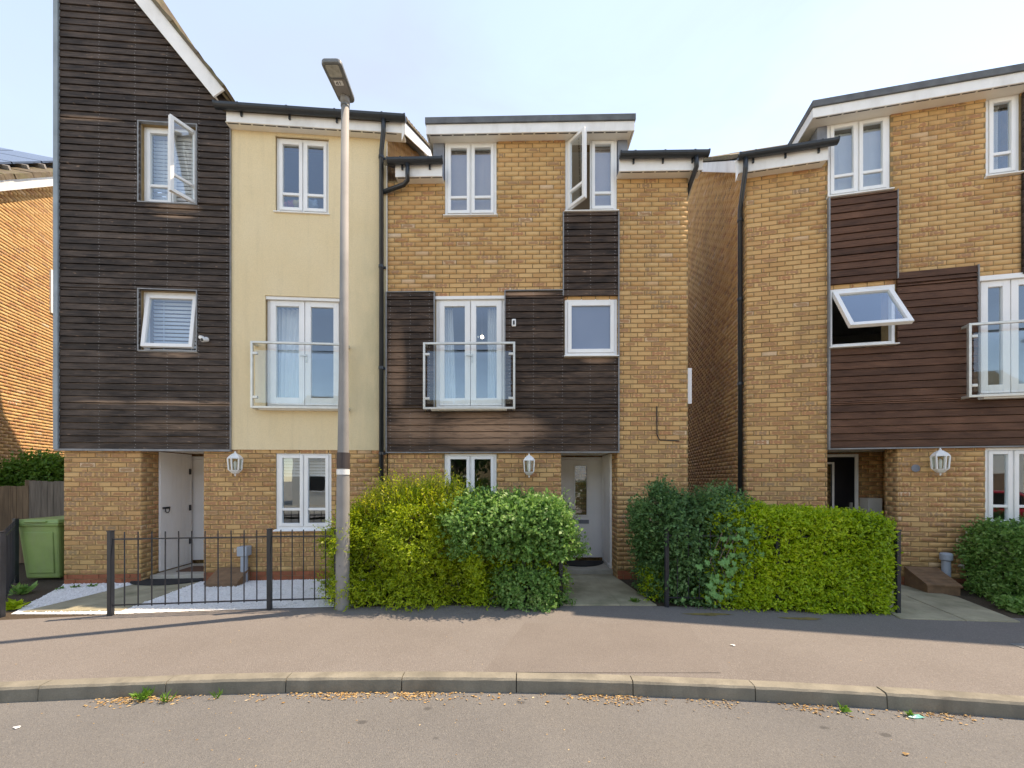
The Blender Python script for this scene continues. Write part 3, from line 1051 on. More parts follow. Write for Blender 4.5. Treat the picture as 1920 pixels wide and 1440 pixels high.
def panel_door(parent, s0, s1, z0, z1, d, mat, glaze=None, letter=None):
    """frame, leaf, narrow glazed slot, letter plate"""
    fr_ = MB()
    fr_.box(s0, s0 + 0.05, d - 0.01, d + 0.07, z0, z1)
    fr_.box(s1 - 0.05, s1, d - 0.01, d + 0.07, z0, z1)
    fr_.box(s0 + 0.05, s1 - 0.05, d - 0.01, d + 0.07, z1 - 0.05, z1)
    fo = fr_.build('front_door', M['upvc'], parent, bevel=0.004)
    lf = MB()
    a, b, zb, zt = s0 + 0.054, s1 - 0.054, z0 + 0.01, z1 - 0.054
    if glaze:
        g0, g1, h0, h1 = glaze
        lf.box(a, g0, d + 0.01, d + 0.05, zb, zt)
        lf.box(g1, b, d + 0.01, d + 0.05, zb, zt)
        lf.box(g0, g1, d + 0.01, d + 0.05, zb, h0)
        lf.box(g0, g1, d + 0.01, d + 0.05, h1, zt)
    else:
        lf.box(a, b, d + 0.01, d + 0.05, zb, zt)
    lf.build('door_leaf', mat, fo)
    if glaze:
        g = MB()
        ring(g, g0 - 0.03, g1 + 0.03, h0 - 0.03, h1 + 0.03, 0.034, d - 0.006, d + 0.0095)
        g.build('glazing_bead', M['upvc'], fo, bevel=0.004)
        p = MB()
        p.box(g0, g1, d + 0.022, d + 0.032, h0, h1)
        p.build('pane', M['glass'], fo)
    if letter:
        l = MB()
        l.box(letter[0], letter[1], d - 0.002, d + 0.0095, letter[2], letter[3])
        l.build('letter_plate', M['lead'], fo, bevel=0.003)
    return fo

M['render'] = None
f = FM
hM = empty('terraced_house', (f.o[0], f.o[1], 0), f.th, 'middle yellow brick terraced house with dark plank band and flat topped dormer', 'house')
sA, sB = f.sx(727), f.sx(1290)
zg = f.at(950, 846)[1]                                   # top of ground floor
w_up1 = f.rect(834, 265, 931, 404)
w_up2 = f.rect(1060, 258, 1157, 396)
w_fd = f.rect(817, 557, 947, 766)
w_fix = f.rect(1059, 561, 1157, 667)
w_gf = f.rect(833, 850, 931, 990)
c_top = f.rect(1057, 399, 1158, 556)
zL, zR_, zD = f.at(780, 338)[1], f.at(1225, 327)[1], f.at(995, 256)[1]
c_left = (f.sx(727), f.sx(814), f.at(770, 766)[1], f.at(770, 550)[1])
c_right = (f.sx(948), f.sx(1057), f.at(1000, 766)[1], f.at(1000, 547)[1])
c_low = (f.sx(727), f.sx(1158), zg, f.at(940, 767)[1])
c_fill = (f.sx(1057), f.sx(1158), f.at(1100, 766)[1], w_fix[2] - 0.03)
rec = (f.sx(1052), f.sx(1158), 0.0, zg)
d_dorm = (f.sx(833), f.sx(1158))
inc = [(sA, d_dorm[0], 0, zL), (d_dorm[0], d_dorm[1], 0, zD), (d_dorm[1], sB, 0, zR_)]
wins = [w_up1, w_up2, w_fd, w_fix, w_gf]
exc = wins + [rec]
core_wall(hM, 'wall', M['mortar'], inc, exc, 0.008, 0.28)
clad = [c_top, c_left, c_right, c_low, c_fill]
fb = lay_bricks(lambda z: spans(inc, exc + clad, z), 0.15, 8.0, sA)
pb = lay_bricks(lambda z: spans([(sA, sB, 0, 0.149)], [rec], z), 0.0, 0.149, sA)
RD = 1.15
recb = []
ra, rb_ = rec[0], rec[1]
recb.append((lay_bricks(lambda z: [(0.0, RD)], 0.0, zg), lambda a, d, z: (rb_ + d, a, z)))
recb.append((lay_bricks(lambda z: [(0.0, RD)], 0.0, zg), lambda a, d, z: (ra - d, a, z)))
recb.append((lay_bricks(lambda z: [(ra, rb_)], 0.0, zg), lambda a, d, z: (a, RD + d, z)))
# right-hand gable wall of this house
recb.append((lay_bricks(lambda z: [(0.015, 3.0)], 0.0, 6.5), lambda a, d, z: (sB - d, a, z)))
brickwork(hM, f, fb, recb, hide=lambda b: b[2] < 1.35 and f.sx(600) < b[0])
for a, b, z in pb:
    mbp = MB(); mbp.box(a, b, 0.0, 0.007, z, z + BH); mbp.build('plinth_brick', M['plinth'], hM)
house_shell(hM, sA, sB, 6.6, 9.0, (2.35, 5.0))
recess(hM, ra, rb_, zg, RD, None, None, None)
mb = MB(); mb.box(d_dorm[0], d_dorm[1], 0.282, 3.6, zD - 0.02, zD + 0.05); mb.build('ceiling', M['interior'], hM)

# planks and trims
M['board_M'] = board_mat('dark_plank', (0.016, 0.0100, 0.0075), (0.112, 0.072, 0.050), (0.40, 0.24, 0.15),
                         [(f.sx(915), f.at(915, 806)[1], 1.05, 0.34, 1.0), (f.sx(1120), f.at(1120, 677)[1], 0.3, 0.06, 0.6),
                          (f.sx(985), f.at(985, 553)[1], 0.5, 0.05, 1.0), (f.sx(745), f.at(745, 700)[1], 0.18, 0.9, 0.5), (f.sx(775), f.at(775, 800)[1], 0.5, 0.35, 0.6)])
nl = [f.sx(x) for x in (733, 770, 806, 955, 1000, 1054, 1106, 1152)]
boards(hM, M['board_M'], [c_left, c_right, c_low, c_fill], [w_fd, (w_fix[0] - 0.001, w_fix[1] + 0.2, w_fix[2] - 0.03, w_fix[3])], zg, c_right[3], 0.107, nails=nl)
boards(hM, M['board_M'], [c_top], [], c_top[2], c_top[3], 0.107, nails=[f.sx(1064), f.sx(1107), f.sx(1152)])
def strip(parent, s0, s1, z0, z1, d0=-0.047, d1=-0.002, mat='trim', name='trim'):
    mb = MB()
    mb.box(s0, s1, d0, d1, z0, z1)
    return mb.build(name, M[mat], parent)
strip(hM, c_left[0] - 0.022, c_left[0] - 0.001, zg - 0.01, c_left[3] + 0.012)
strip(hM, c_left[1] + 0.001, c_left[1] + 0.018, w_fd[2], c_left[3] + 0.012)
strip(hM, c_right[0] - 0.018, c_right[0] - 0.001, w_fd[2], c_right[3] + 0.012)
strip(hM, c_top[0] - 0.018, c_top[0] - 0.001, c_top[2], c_top[3])
strip(hM, c_top[1] + 0.001, c_top[1] + 0.020, zg - 0.01, c_top[3])
strip(hM, c_left[0] - 0.022, c_low[1] + 0.02, zg - 0.03, zg - 0.0105, -0.046, 0.03)
strip(hM, c_left[0], c_left[1], c_left[3] + 0.001, c_left[3] + 0.014)
strip(hM, c_right[0], c_right[1], c_right[3] + 0.001, c_right[3] + 0.014)

# windows
v = window(hM, w_up1, 0.02, 2, 0.24)
blind(v, (w_up1[0], w_up1[1], w_up1[2], w_up1[3] - 0.06), 0.13, 0.027, M['blind_pink'])
v = window(hM, w_up2, 0.02, 2, 0.24, opens={0: ('left', 50)})
wm = (w_up2[0] + w_up2[1]) / 2
blind(v, (wm - 0.03, w_up2[1], w_up2[2], w_up2[3] - 0.06), 0.13, 0.027, M['blind_pink'])
v = window(hM, w_fd, 0.03, 2, None, fw=0.05, sw=0.085, mull=0.008, bottom=0.12, sill=False, name='balcony_door', handle=True)
curtain(v, w_fd[0] + 0.09, w_fd[0] + 0.24, w_fd[2] + 0.05, w_fd[3] - 0.1, 0.22, M['curtain'], 0.06, 4)
curtain(v, w_fd[1] - 0.30, w_fd[1] - 0.09, w_fd[2] + 0.05, w_fd[3] - 0.1, 0.22, M['curtain'], -0.10, 5)
hd = MB(); hd.box(w_fd[0] - 0.005, w_fd[1] + 0.005, -0.012, 0.028, w_fd[3] - 0.035, w_fd[3] + 0.015); hd.build('head_vent', M['upvc'], v, bevel=0.003)
sl = MB(); sl.box(w_fd[0] - 0.05, w_fd[1] + 0.03, -0.13, 0.05, w_fd[2] - 0.05, w_fd[2] - 0.001); sl.build('sill', M['upvc'], v, bevel=0.004)
window(hM, w_fix, 0.0, 1, None, glass='frosted', sw=0.06, fw=0.045)
v = window(hM, w_gf, 0.02, 2, 0.24)
balcony(hM, f.rect(793, 641, 966, 767, -0.16))

# porch: front door and the store door in the side wall
dd = RD
door_r = f.sx(1136, dd)
panel_door(hM, door_r - 0.95, door_r, 0.13, 2.03, dd - 0.075, M['door'],
           glaze=(f.sx(1077, dd), f.sx(1099, dd), f.at(1088, 965, dd)[1], f.at(1088, 873, dd)[1]),
           letter=(f.sx(1078, dd), f.sx(1103, dd), f.at(1090, 981, dd)[1], f.at(1090, 974, dd)[1]))
st = MB(); st.box(ra + 0.002, rb_ - 0.002, 0.30, RD - 0.09, 0.0, 0.085); st.build('door_step', M['step'], hM, bevel=0.008)
sd_ = MB()
ring(sd_, 0.38, 1.02, 0.09, zg - 0.02, 0.05, 0, 0.03)
sd_.box(0.43, 0.97, 0.008, 0.028, 0.14, zg - 0.07)
sd_.v = [(rb_ - 0.032 + y, x, z) for x, y, z in sd_.v]
sd_.build('store_door', M['door'], hM)

# roof, dormer, eaves
pitch = R(35)
def main_roof(parent, s0, s1, zE, over, ridge_d=4.3, p=pitch):
    mb = MB()
    t = math.tan(p)
    zr = zE + (ridge_d + over) * t
    mb.prism_x([(-over, zE), (ridge_d, zr), (ridge_d * 2 + over, zE), (ridge_d * 2 + over, zE + 0.06), (ridge_d, zr + 0.07), (-over - 0.02, zE + 0.055)], s0, s1)
    return mb.build('roof', M['tile'], parent)
O = 0.17
zgL = f.at(780, 299, -O - 0.06)[1]
zgR = f.at(1240, 287, -O - 0.06)[1]
main_roof(hM, sA, f.sx(812.5), zgL - 0.03, O)
main_roof(hM, f.sx(1176.5), sB + 0.03, zgR - 0.03, O)
slope_slab(hM, 'roof', M['tile'], f.sx(812.6), f.sx(1176.4), 2.3, zgR - 0.03 + 2.47 * math.tan(pitch), 4.3, zgR - 0.03 + 4.47 * math.tan(pitch), 0.06)
zf = f.at(780, 331, -O)[1]
eave(hM, f.sx(741, -O), f.sx(829, -O), zgL - 0.02, zf, O)
gutter(hM, f.sx(729, -O), f.sx(832, -O), zgL, -O, 2)
zf = f.at(1225, 320, -O)[1]
eave(hM, f.sx(1161, -O), f.sx(1318, -O), zgR - 0.02, zf, O)
gutter(hM, f.sx(1160, -O), f.sx(1325, -O), zgR, -O, 3)
# the boxed end of the right-hand eave, turning back along the gable
be = MB(); be.box(sB + 0.10, sB + 0.122, -O + 0.021, 2.5, zf, zgR - 0.02); be.build('barge_board', M['fascia'], hM)
bs_ = MB(); bs_.box(sB + 0.001, sB + 0.0995, -O + 0.022, 2.5, zf + 0.026, zf + 0.04); bs_.build('soffit', M['soffit'], hM)
# dormer
OD = 0.17
dl, dr = f.sx(799, -OD), f.sx(1190, -OD)
zdt, zdb = f.at(995, 230, -OD)[1], f.at(995, 248, -OD)[1]
zde = f.at(995, 220, -OD)[1]
eave(hM, dl, dr, zdt, zdb, OD, soff_s=(dl + 0.03, dr - 0.03))
for xa in (dl, dr - 0.02):
    sdm = MB(); sdm.box(xa, xa + 0.02, -OD + 0.021, 2.6, zdb, zdt); sdm.build('side_fascia', M['fascia'], hM)
ss_ = MB()
ss_.box(dl + 0.021, d_dorm[0], 0.021, 2.6, zdb + 0.012, zdb + 0.024)
ss_.box(d_dorm[1], dr - 0.021, 0.021, 2.6, zdb + 0.012, zdb + 0.024)
ss_.build('side_soffit', M['soffit'], hM)
fr_ = MB(); fr_.box(dl - 0.012, dr + 0.012, -OD - 0.025, 2.7, zdt + 0.001, zde + 0.01); fr_.build('flat_roof', M['felt'], hM)
for (x0, x1, zz) in ((812, 832.5, zgL), (1158.5, 1177, zgR)):
    ck = MB(); ck.box(f.sx(x0), f.sx(x1), 0.01, 2.5, zz - 0.25, zdb + 0.011)
    ck.build('dormer_cheek', M['lead'], hM, bevel=0.004)
# pipes
y0 = -O - 0.06
bz = f.at(717, 366)[1]
pxs = f.sx(717.5)
pipe(hM, [(f.sx(764, y0), y0, zgL - 0.03), (f.sx(764, y0), y0, f.at(764, 338, y0)[1]), (f.sx(758, -0.1), -0.1, f.at(756, 346, -0.1)[1]), (pxs, -0.055, bz)], 0.034, 'branch_pipe')
pe = sB + 0.06
pipe(hM, [(f.sx(1306, y0), y0, zgR - 0.03), (f.sx(1306, y0), y0, zgR - 0.22), (pe, 0.25, f.at(1294, 350)[1]), (pe - 0.01, 0.75, f.at(1294, 400)[1] - 0.1), (pe - 0.01, 0.75, 0.05)], 0.036)
# conduit stub on the right-hand brickwork
cb = MB(); cb.tube([(f.sx(1231), -0.012, f.at(1231, 762)[1]), (f.sx(1231.5), -0.012, f.at(1231, 815)[1]), (f.sx(1236), -0.012, f.at(1236, 825)[1]), (f.sx(1273), -0.012, f.at(1273, 827)[1])], 0.009, 8)
tag(cb.build('cable', M['dark_print'], None), 'thin dark bent cable stub on the middle house brickwork', 'cable')
o = bpy.data.objects['cable']; o.location = (f.o[0], f.o[1], 0); o.rotation_euler = (0, 0, f.th)

# ================================================================== LEFT HOUSE
f = FL
hL = empty('terraced_house', (f.o[0], f.o[1], 0), f.th, 'tall left house with black plank gable beside cream rendered wall', 'house')
s0, sC, s1 = 0.0, f.sx(434), f.sx(725)
DAMP_S = f.sx(718)
M['render'] = render_mat()
zg = f.at(420, 843)[1]
w1 = f.rect(264, 235, 371, 383)
w2 = f.rect(264, 546, 371, 659)
w3 = f.rect(517, 259, 617, 399)
w4 = f.rect(498, 557, 640, 765)
w5 = f.rect(517, 848, 621, 992)
zE = f.at(580, 252)[1]                                   # wall top under the soffit
gz0, gz1 = f.at(405, 190)[1], 10.35
gs0 = f.sx(405)
gk = (f.sx(250) - gs0) / (f.at(250, 0)[1] - gz0)          # run per rise of the gable slope
def gab(z):
    return gs0 + gk * (z - gz0) if z > gz0 else 99.0
g_top = gz0 + (0.0 - gs0) / gk
rec = (f.sx(264), f.sx(382), 0.0, zg)
inc = [(f.sx(120), s1, 0, zg), (s0 + 0.02, s1, zg, zE)]
exc = [w1, w2, w3, w4, w5, rec]
core_wall(hL, 'wall', M['mortar'], inc, exc, 0.008, 0.28)
gw = MB()
gw.prism([(0.02, zE + 0.001), (gab(zE + 0.01) - 0.03 if gab(zE + 0.01) < 50 else sC - 0.02, zE + 0.001), (0.02, g_top - 0.05)], 0.008, 0.28)
gw.build('gable_wall', M['mortar'], hL)
ex2 = [(-1, 99, zg, 99)]
fb = lay_bricks(lambda z: spans(inc, exc + ex2, z), 0.15, zg, f.sx(120))
pb = lay_bricks(lambda z: spans([(f.sx(120), s1, 0, 0.149)], [rec], z), 0.0, 0.149, s0)
ra, rb_ = rec[0], rec[1]
RL = 1.12
oth = [(lay_bricks(lambda z: [(0.0, RL)], 0.0, zg), lambda a, d, z: (ra - d, a, z)),
       (lay_bricks(lambda z: [(0.0, RL)], 0.0, zg), lambda a, d, z: (rb_ + d, a, z)),
       (lay_bricks(lambda z: [(ra, rb_)], 0.0, zg), lambda a, d, z: (a, RL + d, z))]
sX = s1 + 0.0
OL = 0.17
zgut = f.at(580, 207, -OL - 0.06)[1]
tl = math.tan(pitch)
# party wall above the middle roof, facing right
def party(z):
    out = []
    a = max(0.03, (z - (zgut - 0.12)) / tl - OL)
    b = min(4.0, (z - 6.4) / tl + 0.3)
    if b > a: out.append((a, b))
    return out
oth.append((lay_bricks(party, 6.2, 9.6), lambda a, d, z: (sX - d, a, z)))
brickwork(hL, f, fb, oth, hide=lambda b: b[0] > f.sx(650))
for a, b, z in pb:
    mbp = MB(); mbp.box(a, b, 0.0, 0.007, z, z + BH); mbp.build('plinth_brick', M['plinth'], hL)
pw = MB(); pw.prism_x([(0.285, 6.2), (4.0, 6.2), (4.0, zgut - 0.12 + (4 + OL) * tl), (0.285, zgut - 0.12 + (0.285 + OL) * tl)], sX - 0.2, sX - 0.008)
pw.build('party_wall', M['mortar'], hL)
house_shell(hL, s0, s1, zE - 0.05, 8.6, (2.35, 5.0, zE + 0.01), rw=True)
recess(hL, ra, rb_, zg, RL, None, None, None)
# cream render
core_wall(hL, 'rendered_wall', M['render'], [(sC + 0.012, s1, zg, zE)], [w3, w4], -0.018, 0.0075)
strip(hL, s1 + 0.0005, s1 + 0.014, zg, zE - 0.05, -0.022, 0.0, 'soffit', 'render_bead')
# planks
M['board_L'] = board_mat('black_plank', (0.018, 0.0125, 0.0100), (0.112, 0.080, 0.062), (0.40, 0.26, 0.17),
                         [(f.sx(330), f.at(330, 392)[1], 0.45, 0.10, 0.6), (f.sx(330), f.at(330, 408)[1], 0.35, 0.04, 1.0), (f.sx(330), f.at(330, 667)[1], 0.4, 0.05, 0.7), (f.sx(350), f.at(350, 757)[1], 1.1, 0.05, 0.9), (f.sx(160), f.at(160, 225)[1], 0.6, 0.05, 0.6), (f.sx(200), f.at(200, 755)[1], 0.5, 0.04, 0.7), (f.sx(330), f.at(330, 800)[1], 0.8, 0.12, 0.35)])
nl = [f.sx(x) for x in (117, 190, 257, 317, 376, 428)]
boards(hL, M['board_L'], [(0.03, sC, zg, 12)], [w1, w2], zg, g_top - 0.3, 0.1015, clip=gab, nails=nl)
strip(hL, -0.035, 0.028, zg - 0.012, g_top - 0.05, -0.06, 0.29, 'trim_blue', 'corner_trim')
strip(hL, sC + 0.001, sC + 0.011, zg, f.at(433, 240)[1], -0.045, -0.019)
strip(hL, -0.03, sC + 0.01, zg - 0.032, zg - 0.002, -0.055, 0.03)
for w_ in (w1, w2):
    lin = MB()
    ring(lin, w_[0] - 0.016, w_[1] + 0.016, w_[2] - 0.014, w_[3] + 0.016, 0.0155, -0.046, 0.10)
    lin.build('window_lining', M['trim'], hL)
# gable barge board and tiles, running down to the right
e0 = Vector((gs0 + 0.20, 0, gz0 - 0.02 + 0.0))
dirv = Vector((gk, 0, 1.0)).normalized()
nrm = Vector((dirv.z, 0, -dirv.x))
p0 = Vector((gs0, 0, gz0)) - dirv * 0.10
p1 = p0 + dirv * 4.9
hb = 0.20
bb = MB(); bb.prism([(p0.x, p0.z), (p0.x + nrm.x * hb, p0.z + nrm.z * hb), (p1.x + nrm.x * hb, p1.z + nrm.z * hb), (p1.x, p1.z)], -0.16, -0.135)
bb.build('barge_board', M['fascia'], hL, bevel=0.003)
so = MB(); so.prism([(p0.x + nrm.x * 0.02, p0.z + nrm.z * 0.02), (p0.x + nrm.x * 0.035, p0.z + nrm.z * 0.035), (p1.x + nrm.x * 0.035, p1.z + nrm.z * 0.035), (p1.x + nrm.x * 0.02, p1.z + nrm.z * 0.02)], -0.134, 0.0)
so.build('soffit', M['soffit'], hL)
n_t = 16
for i in range(n_t):
    a_ = p0 + dirv * (0.02 + i * 0.295) + nrm * (hb + 0.002)
    b_ = a_ + dirv * 0.33
    th = 0.052 + random.uniform(-0.006, 0.008)
    tm = MB()
    tm.prism([(a_.x, a_.z), (a_.x + nrm.x * th, a_.z + nrm.z * th), (b_.x + nrm.x * th * 0.6, b_.z + nrm.z * th * 0.6), (b_.x, b_.z)], -0.19 + random.uniform(-0.006, 0.006), 0.20)
    tm.build('verge_tile', M['tile'], hL)
# steep roof slope behind the gable, with a rear hip
q0, q1 = p0 + nrm * (hb - 0.03), p1 + nrm * (hb - 0.03)
rf = MB()
BKD = 3.4
rf.add([(q0.x, 0.21, q0.z), (q1.x, 0.21, q1.z), (q1.x, BKD, q1.z), (q0.x, BKD + 3.2, q0.z),
        (-0.03, 0.285, q0.z - 0.02), (-0.03, 0.285, q1.z), (-0.03, BKD, q1.z), (-0.03, BKD + 3.2, q0.z - 0.02)],
       [(0, 1, 2, 3), (4, 7, 6, 5), (1, 5, 6, 2), (2, 6, 7, 3), (0, 3, 7, 4), (0, 4, 5, 1)])
rf.build('steep_roof', M['tile'], hL)
main_roof(hL, sC - 0.02, s1 + 0.085, zgut - 0.05, OL)
zf = f.at(580, 238, -OL)[1]
eave(hL, f.sx(424, -OL), f.sx(760, -OL) - 0.0, zgut - 0.02, zf, OL, soff_s=(sC, f.sx(757, -OL)))
gutter(hL, f.sx(408, -OL), f.sx(762, -OL), zgut, -OL, 4)
sv_ = f.sx(757, -OL)
verge(hL, sv_, +1, -OL + 0.0, zgut - 0.03, pitch, 4.6, 0.19)
kk_ = MB(); kk_.prism([(sv_ - 0.03, zf - 0.13), (sv_ + 0.015, zf), (sv_ + 0.015, zgut - 0.03), (sv_ - 0.03, zgut - 0.03)], -OL - 0.012, -OL - 0.001)
kk_.build('eave_bracket', M['fascia'], hL)
# windows
v = window(hL, w1, 0.06, 2, 0.24, opens={1: ('right', 60)})
blind(v, w1, 0.17, 0.060, M['blind_white'], 0.42)
v = window(hL, w2, 0.05, 1, None, opens={0: ('top', 7)}, sw=0.055)
blind(v, w2, 0.17, 0.062, M['blind_white'], 0.5)
v = window(hL, w3, 0.03, 2, 0.24)
v = window(hL, w4, 0.05, 2, None, fw=0.05, sw=0.085, mull=0.008, bottom=0.12, sill=False, name='balcony_door', handle=True)
curtain(v, w4[0] + 0.08, w4[1] - 0.62, w4[2] + 0.05, w4[3] - 0.1, 0.24, M['curtain'], -0.1, 6)
hd = MB(); hd.box(w4[0] - 0.0, w4[1] + 0.0, 0.0, 0.048, w4[3] - 0.05, w4[3] - 0.002); hd.build('head_vent', M['upvc'], v, bevel=0.003)
sl = MB(); sl.box(w4[0] - 0.05, w4[1] + 0.03, -0.12, 0.05, w4[2] - 0.05, w4[2] - 0.001); sl.build('sill', M['upvc'], v, bevel=0.004)
v = window(hL, w5, 0.02, 2, 0.24)
blind(v, w5, 0.16, 0.05, M['blind_white'], 0.3, 0.30)
balcony(hL, f.rect(469, 641, 652, 766, -0.16))
# porch doors: boarded store door in the left side wall, front door at the back
panel_door(hL, f.sx(349, RL), f.sx(349, RL) + 0.95, 0.13, 2.03, RL - 0.075, M['door'])
sdd = MB()
x = 0.36
z_t, z_b = zg - 0.02, 0.10
ring(sdd, 0.33, 1.02, z_b, z_t, 0.035, 0, 0.03)
sdo = sdd
sdo.v = [(ra + 0.034 - y, x_, z) for x_, y, z in sdo.v]
so_ = sdo.build('store_door', M['door'], hL)
for i in range(6):
    bm_ = MB()
    y_ = 0.367 + i * 0.1035
    bm_.box(ra + 0.006, ra + 0.027 + random.uniform(-0.001, 0.001), y_, y_ + 0.1, z_b + 0.036, z_t - 0.036)
    bm_.build('door_board', M['door'], so_)
hr = MB()
hr.box(ra + 0.028, ra + 0.042, 0.375, 0.52, 1.12, 1.15)
hr.tube([(ra + 0.05, 0.45 + 0.045 * math.cos(t * math.pi / 6), 1.10 + 0.045 * math.sin(t * math.pi / 6)) for t in range(13)], 0.007, 6, cap=False)
hr.build('ring_handle', M['black_metal'], so_)
for z in (0.5, 1.1, 1.75):
    hg = MB(); hg.box(ra + 0.030, ra + 0.040, 0.955, 1.0, z - 0.05, z + 0.05); hg.build('hinge', M['black_metal'], so_)
st = MB(); st.box(ra + 0.035, rb_ - 0.002, 0.12, RL - 0.09, 0.0, 0.085); st.build('door_step', M['step'], hL, bevel=0.008)
# downpipe between the cream wall and the middle house
y0 = -OL - 0.06
ps = f.sx(717)
cl = [(ps, -0.065, f.at(717, y, -0.065)[1]) for y in (295, 500, 690, 850)]
pipe(hL, [(f.sx(719, y0), y0, zgut - 0.03), (f.sx(719, y0), y0, zgut - 0.24), (ps, -0.065, f.at(717, 290)[1]), (ps, -0.065, 0.02)], 0.036, 'downpipe', cl)

# ================================================================== RIGHT HOUSE
f = FR
hR = empty('terraced_house', (f.o[0], f.o[1], 0), f.th, 'right hand brick house with reddish brown planks, turned towards the street bend', 'house')
sA, sV = 0.0, f.sx(2060)
sB = sV + 4.5                                            # the terrace runs on beyond the picture
zg = f.at(1740, 837)[1]
s_c = f.sx(1553)
w1 = (f.sx(1552), f.sx(1670), f.at(1612, 362)[1], f.at(1612, 221)[1])
w2 = (f.sx(1554), f.sx(1677), f.at(1615, 648)[1], f.at(1615, 539)[1])
w3 = f.rect(1849, 177, 1913, 327)
w4 = f.rect(1833, 516, 1964, 742)
w5 = f.rect(1848, 839, 1957, 988)
w6 = f.rect(1985, 150, 2040, 320)
zD = f.at(1760, 195)[1]
zL = f.at(1475, 312)[1]
c_up = (f.sx(1554), f.sx(1679), f.at(1616, 530)[1], f.at(1616, 366)[1])
c_rt = (f.sx(1680), f.sx(1829), zg, f.at(1755, 505)[1])
c_bl = (f.sx(1555), sV, zg, f.at(1876, 746)[1])
c_bw = (f.sx(1555), f.sx(1680), zg, w2[2] - 0.03)
c_xx = (f.sx(1915), f.sx(1984), f.at(1950, 512)[1], zD - 0.05)
rec = (f.sx(1551), f.sx(1684), 0.0, zg)
inc = [(sA, f.sx(1552), 0, zL), (f.sx(1552), sB, 0, zD)]
wins = [w1, w2, w3, w4, w5, w6]
exc = wins + [rec]
core_wall(hR, 'wall', M['mortar'], inc, exc, 0.008, 0.28)
clad = [c_up, c_rt, c_bl, c_bw, c_xx]
fb = lay_bricks(lambda z: spans(inc, exc + clad, z), 0.15, 8.4, sA)
pb = lay_bricks(lambda z: spans([(sA, sV, 0, 0.149)], [rec], z), 0.0, 0.149, sA)
ra, rb_ = rec[0], rec[1]
RR = 1.1
pR = R(38)
zgR = f.at(1475, 277, -0.23)[1]
def gable_R(z):
    a = max(0.013, (z - (zgR - 0.16)) / math.tan(pR) - 0.17)
    return [(a, 5.0)] if a < 4.9 else []
rb2 = rb_ + 0.48
oth = [(lay_bricks(lambda z: [(0.0, 0.285)], 0.0, zg), lambda a, d, z: (rb_ + d, a, z)),
       (lay_bricks(lambda z: [(0.29, RR)], 0.0, zg), lambda a, d, z: (rb2 + d, a, z)),
       (lay_bricks(lambda z: [(0.0, RR)], 0.0, zg), lambda a, d, z: (ra - d, a, z)),
       (lay_bricks(lambda z: [(ra, rb2)], 0.0, zg), lambda a, d, z: (a, RR + d, z)),
       (lay_bricks(gable_R, 0.0, 9.0), lambda a, d, z: (sA + d, a, z))]
brickwork(hR, f, fb, oth, hide=lambda b: b[2] < 1.2 and b[0] < f.sx(1690) or b[0] > f.sx(1915))
for a, b, z in pb:
    mbp = MB(); mbp.box(a, b, 0.0, 0.007, z, z + BH); mbp.build('plinth_brick', M['plinth'], hR)
house_shell(hR, sA, sB, 6.8, 9.0, (2.4, 5.0))
gw = MB(); gw.prism_x([(0.29, 6.7), (9, 6.7), (4.6, zgR - 0.2 + 4.75 * math.tan(pR)), (0.29, zgR - 0.2 + 0.46 * math.tan(pR))], 0.0135, 0.25)
gw.build('gable_wall', M['mortar'], hR)
recess(hR, ra, rb2, zg, RR, None, None, None)
mb = MB(); mb.box(f.sx(1552), sB - 0.28, 0.282, 3.6, zD - 0.02, zD + 0.05); mb.build('ceiling', M['interior'], hR)
M['board_R'] = board_mat('brown_plank', (0.060, 0.0255, 0.0135), (0.155, 0.072, 0.041), (0.27, 0.13, 0.075), [])
boards(hR, M['board_R'], [c_up], [], c_up[2], c_up[3], 0.110)
boards(hR, M['board_R'], [c_rt, c_bl, c_bw], [w4, (w2[0] - 0.02, w2[1] + 0.012, w2[2] - 0.03, w2[3])], zg, c_rt[3], 0.110)
boards(hR, M['board_L'], [c_xx], [w3, w4], c_xx[2], c_xx[3], 0.110)
strip(hR, c_up[0] - 0.026, c_up[0] - 0.001, zg - 0.01, c_up[3], mat='trim')
strip(hR, c_up[1] + 0.001, c_up[1] + 0.014, c_up[2], c_up[3])
strip(hR, c_rt[1] + 0.001, c_rt[1] + 0.016, w4[2], c_rt[3])
strip(hR, c_up[0] - 0.026, sB, zg - 0.03, zg - 0.0105, -0.046, 0.03)
strip(hR, c_up[0] - 0.02, c_up[0] + 0.001, c_up[3] + 0.001, w1[3] - 0.4, -0.02, 0.012, 'upvc', 'side_trim')
v = window(hR, w1, 0.02, 2, 0.26)
blind(v, (w1[0], w1[1], w1[2], w1[3] - 0.1), 0.13, 0.03, M['blind'], 0.0)
window(hR, w2, -0.01, 1, None, opens={0: ('top', 32)}, sw=0.06)
v = window(hR, w3, 0.02, 1, 0.26)
blind(v, (w3[0], w3[1] - 0.1, w3[2], w3[3] - 0.06), 0.13, 0.03, M['blind'], 0.0)
v = window(hR, w4, 0.03, 2, None, fw=0.05, sw=0.085, mull=0.008, bottom=0.12, sill=False, name='balcony_door', handle=False)
hd = MB(); hd.box(w4[0], w4[1], -0.02, 0.028, w4[3] - 0.05, w4[3] + 0.02); hd.build('head_vent', M['upvc'], v, bevel=0.003)
sl = MB(); sl.box(w4[0] - 0.02, w4[1] + 0.03, -0.12, 0.05, w4[2] - 0.05, w4[2] - 0.001); sl.build('sill', M['upvc'], v, bevel=0.004)
window(hR, w5, 0.02, 2, 0.24)
window(hR, w6, 0.02, 1, 0.26)
balcony(hR, f.rect(1817, 600, 1990, 742, -0.16))
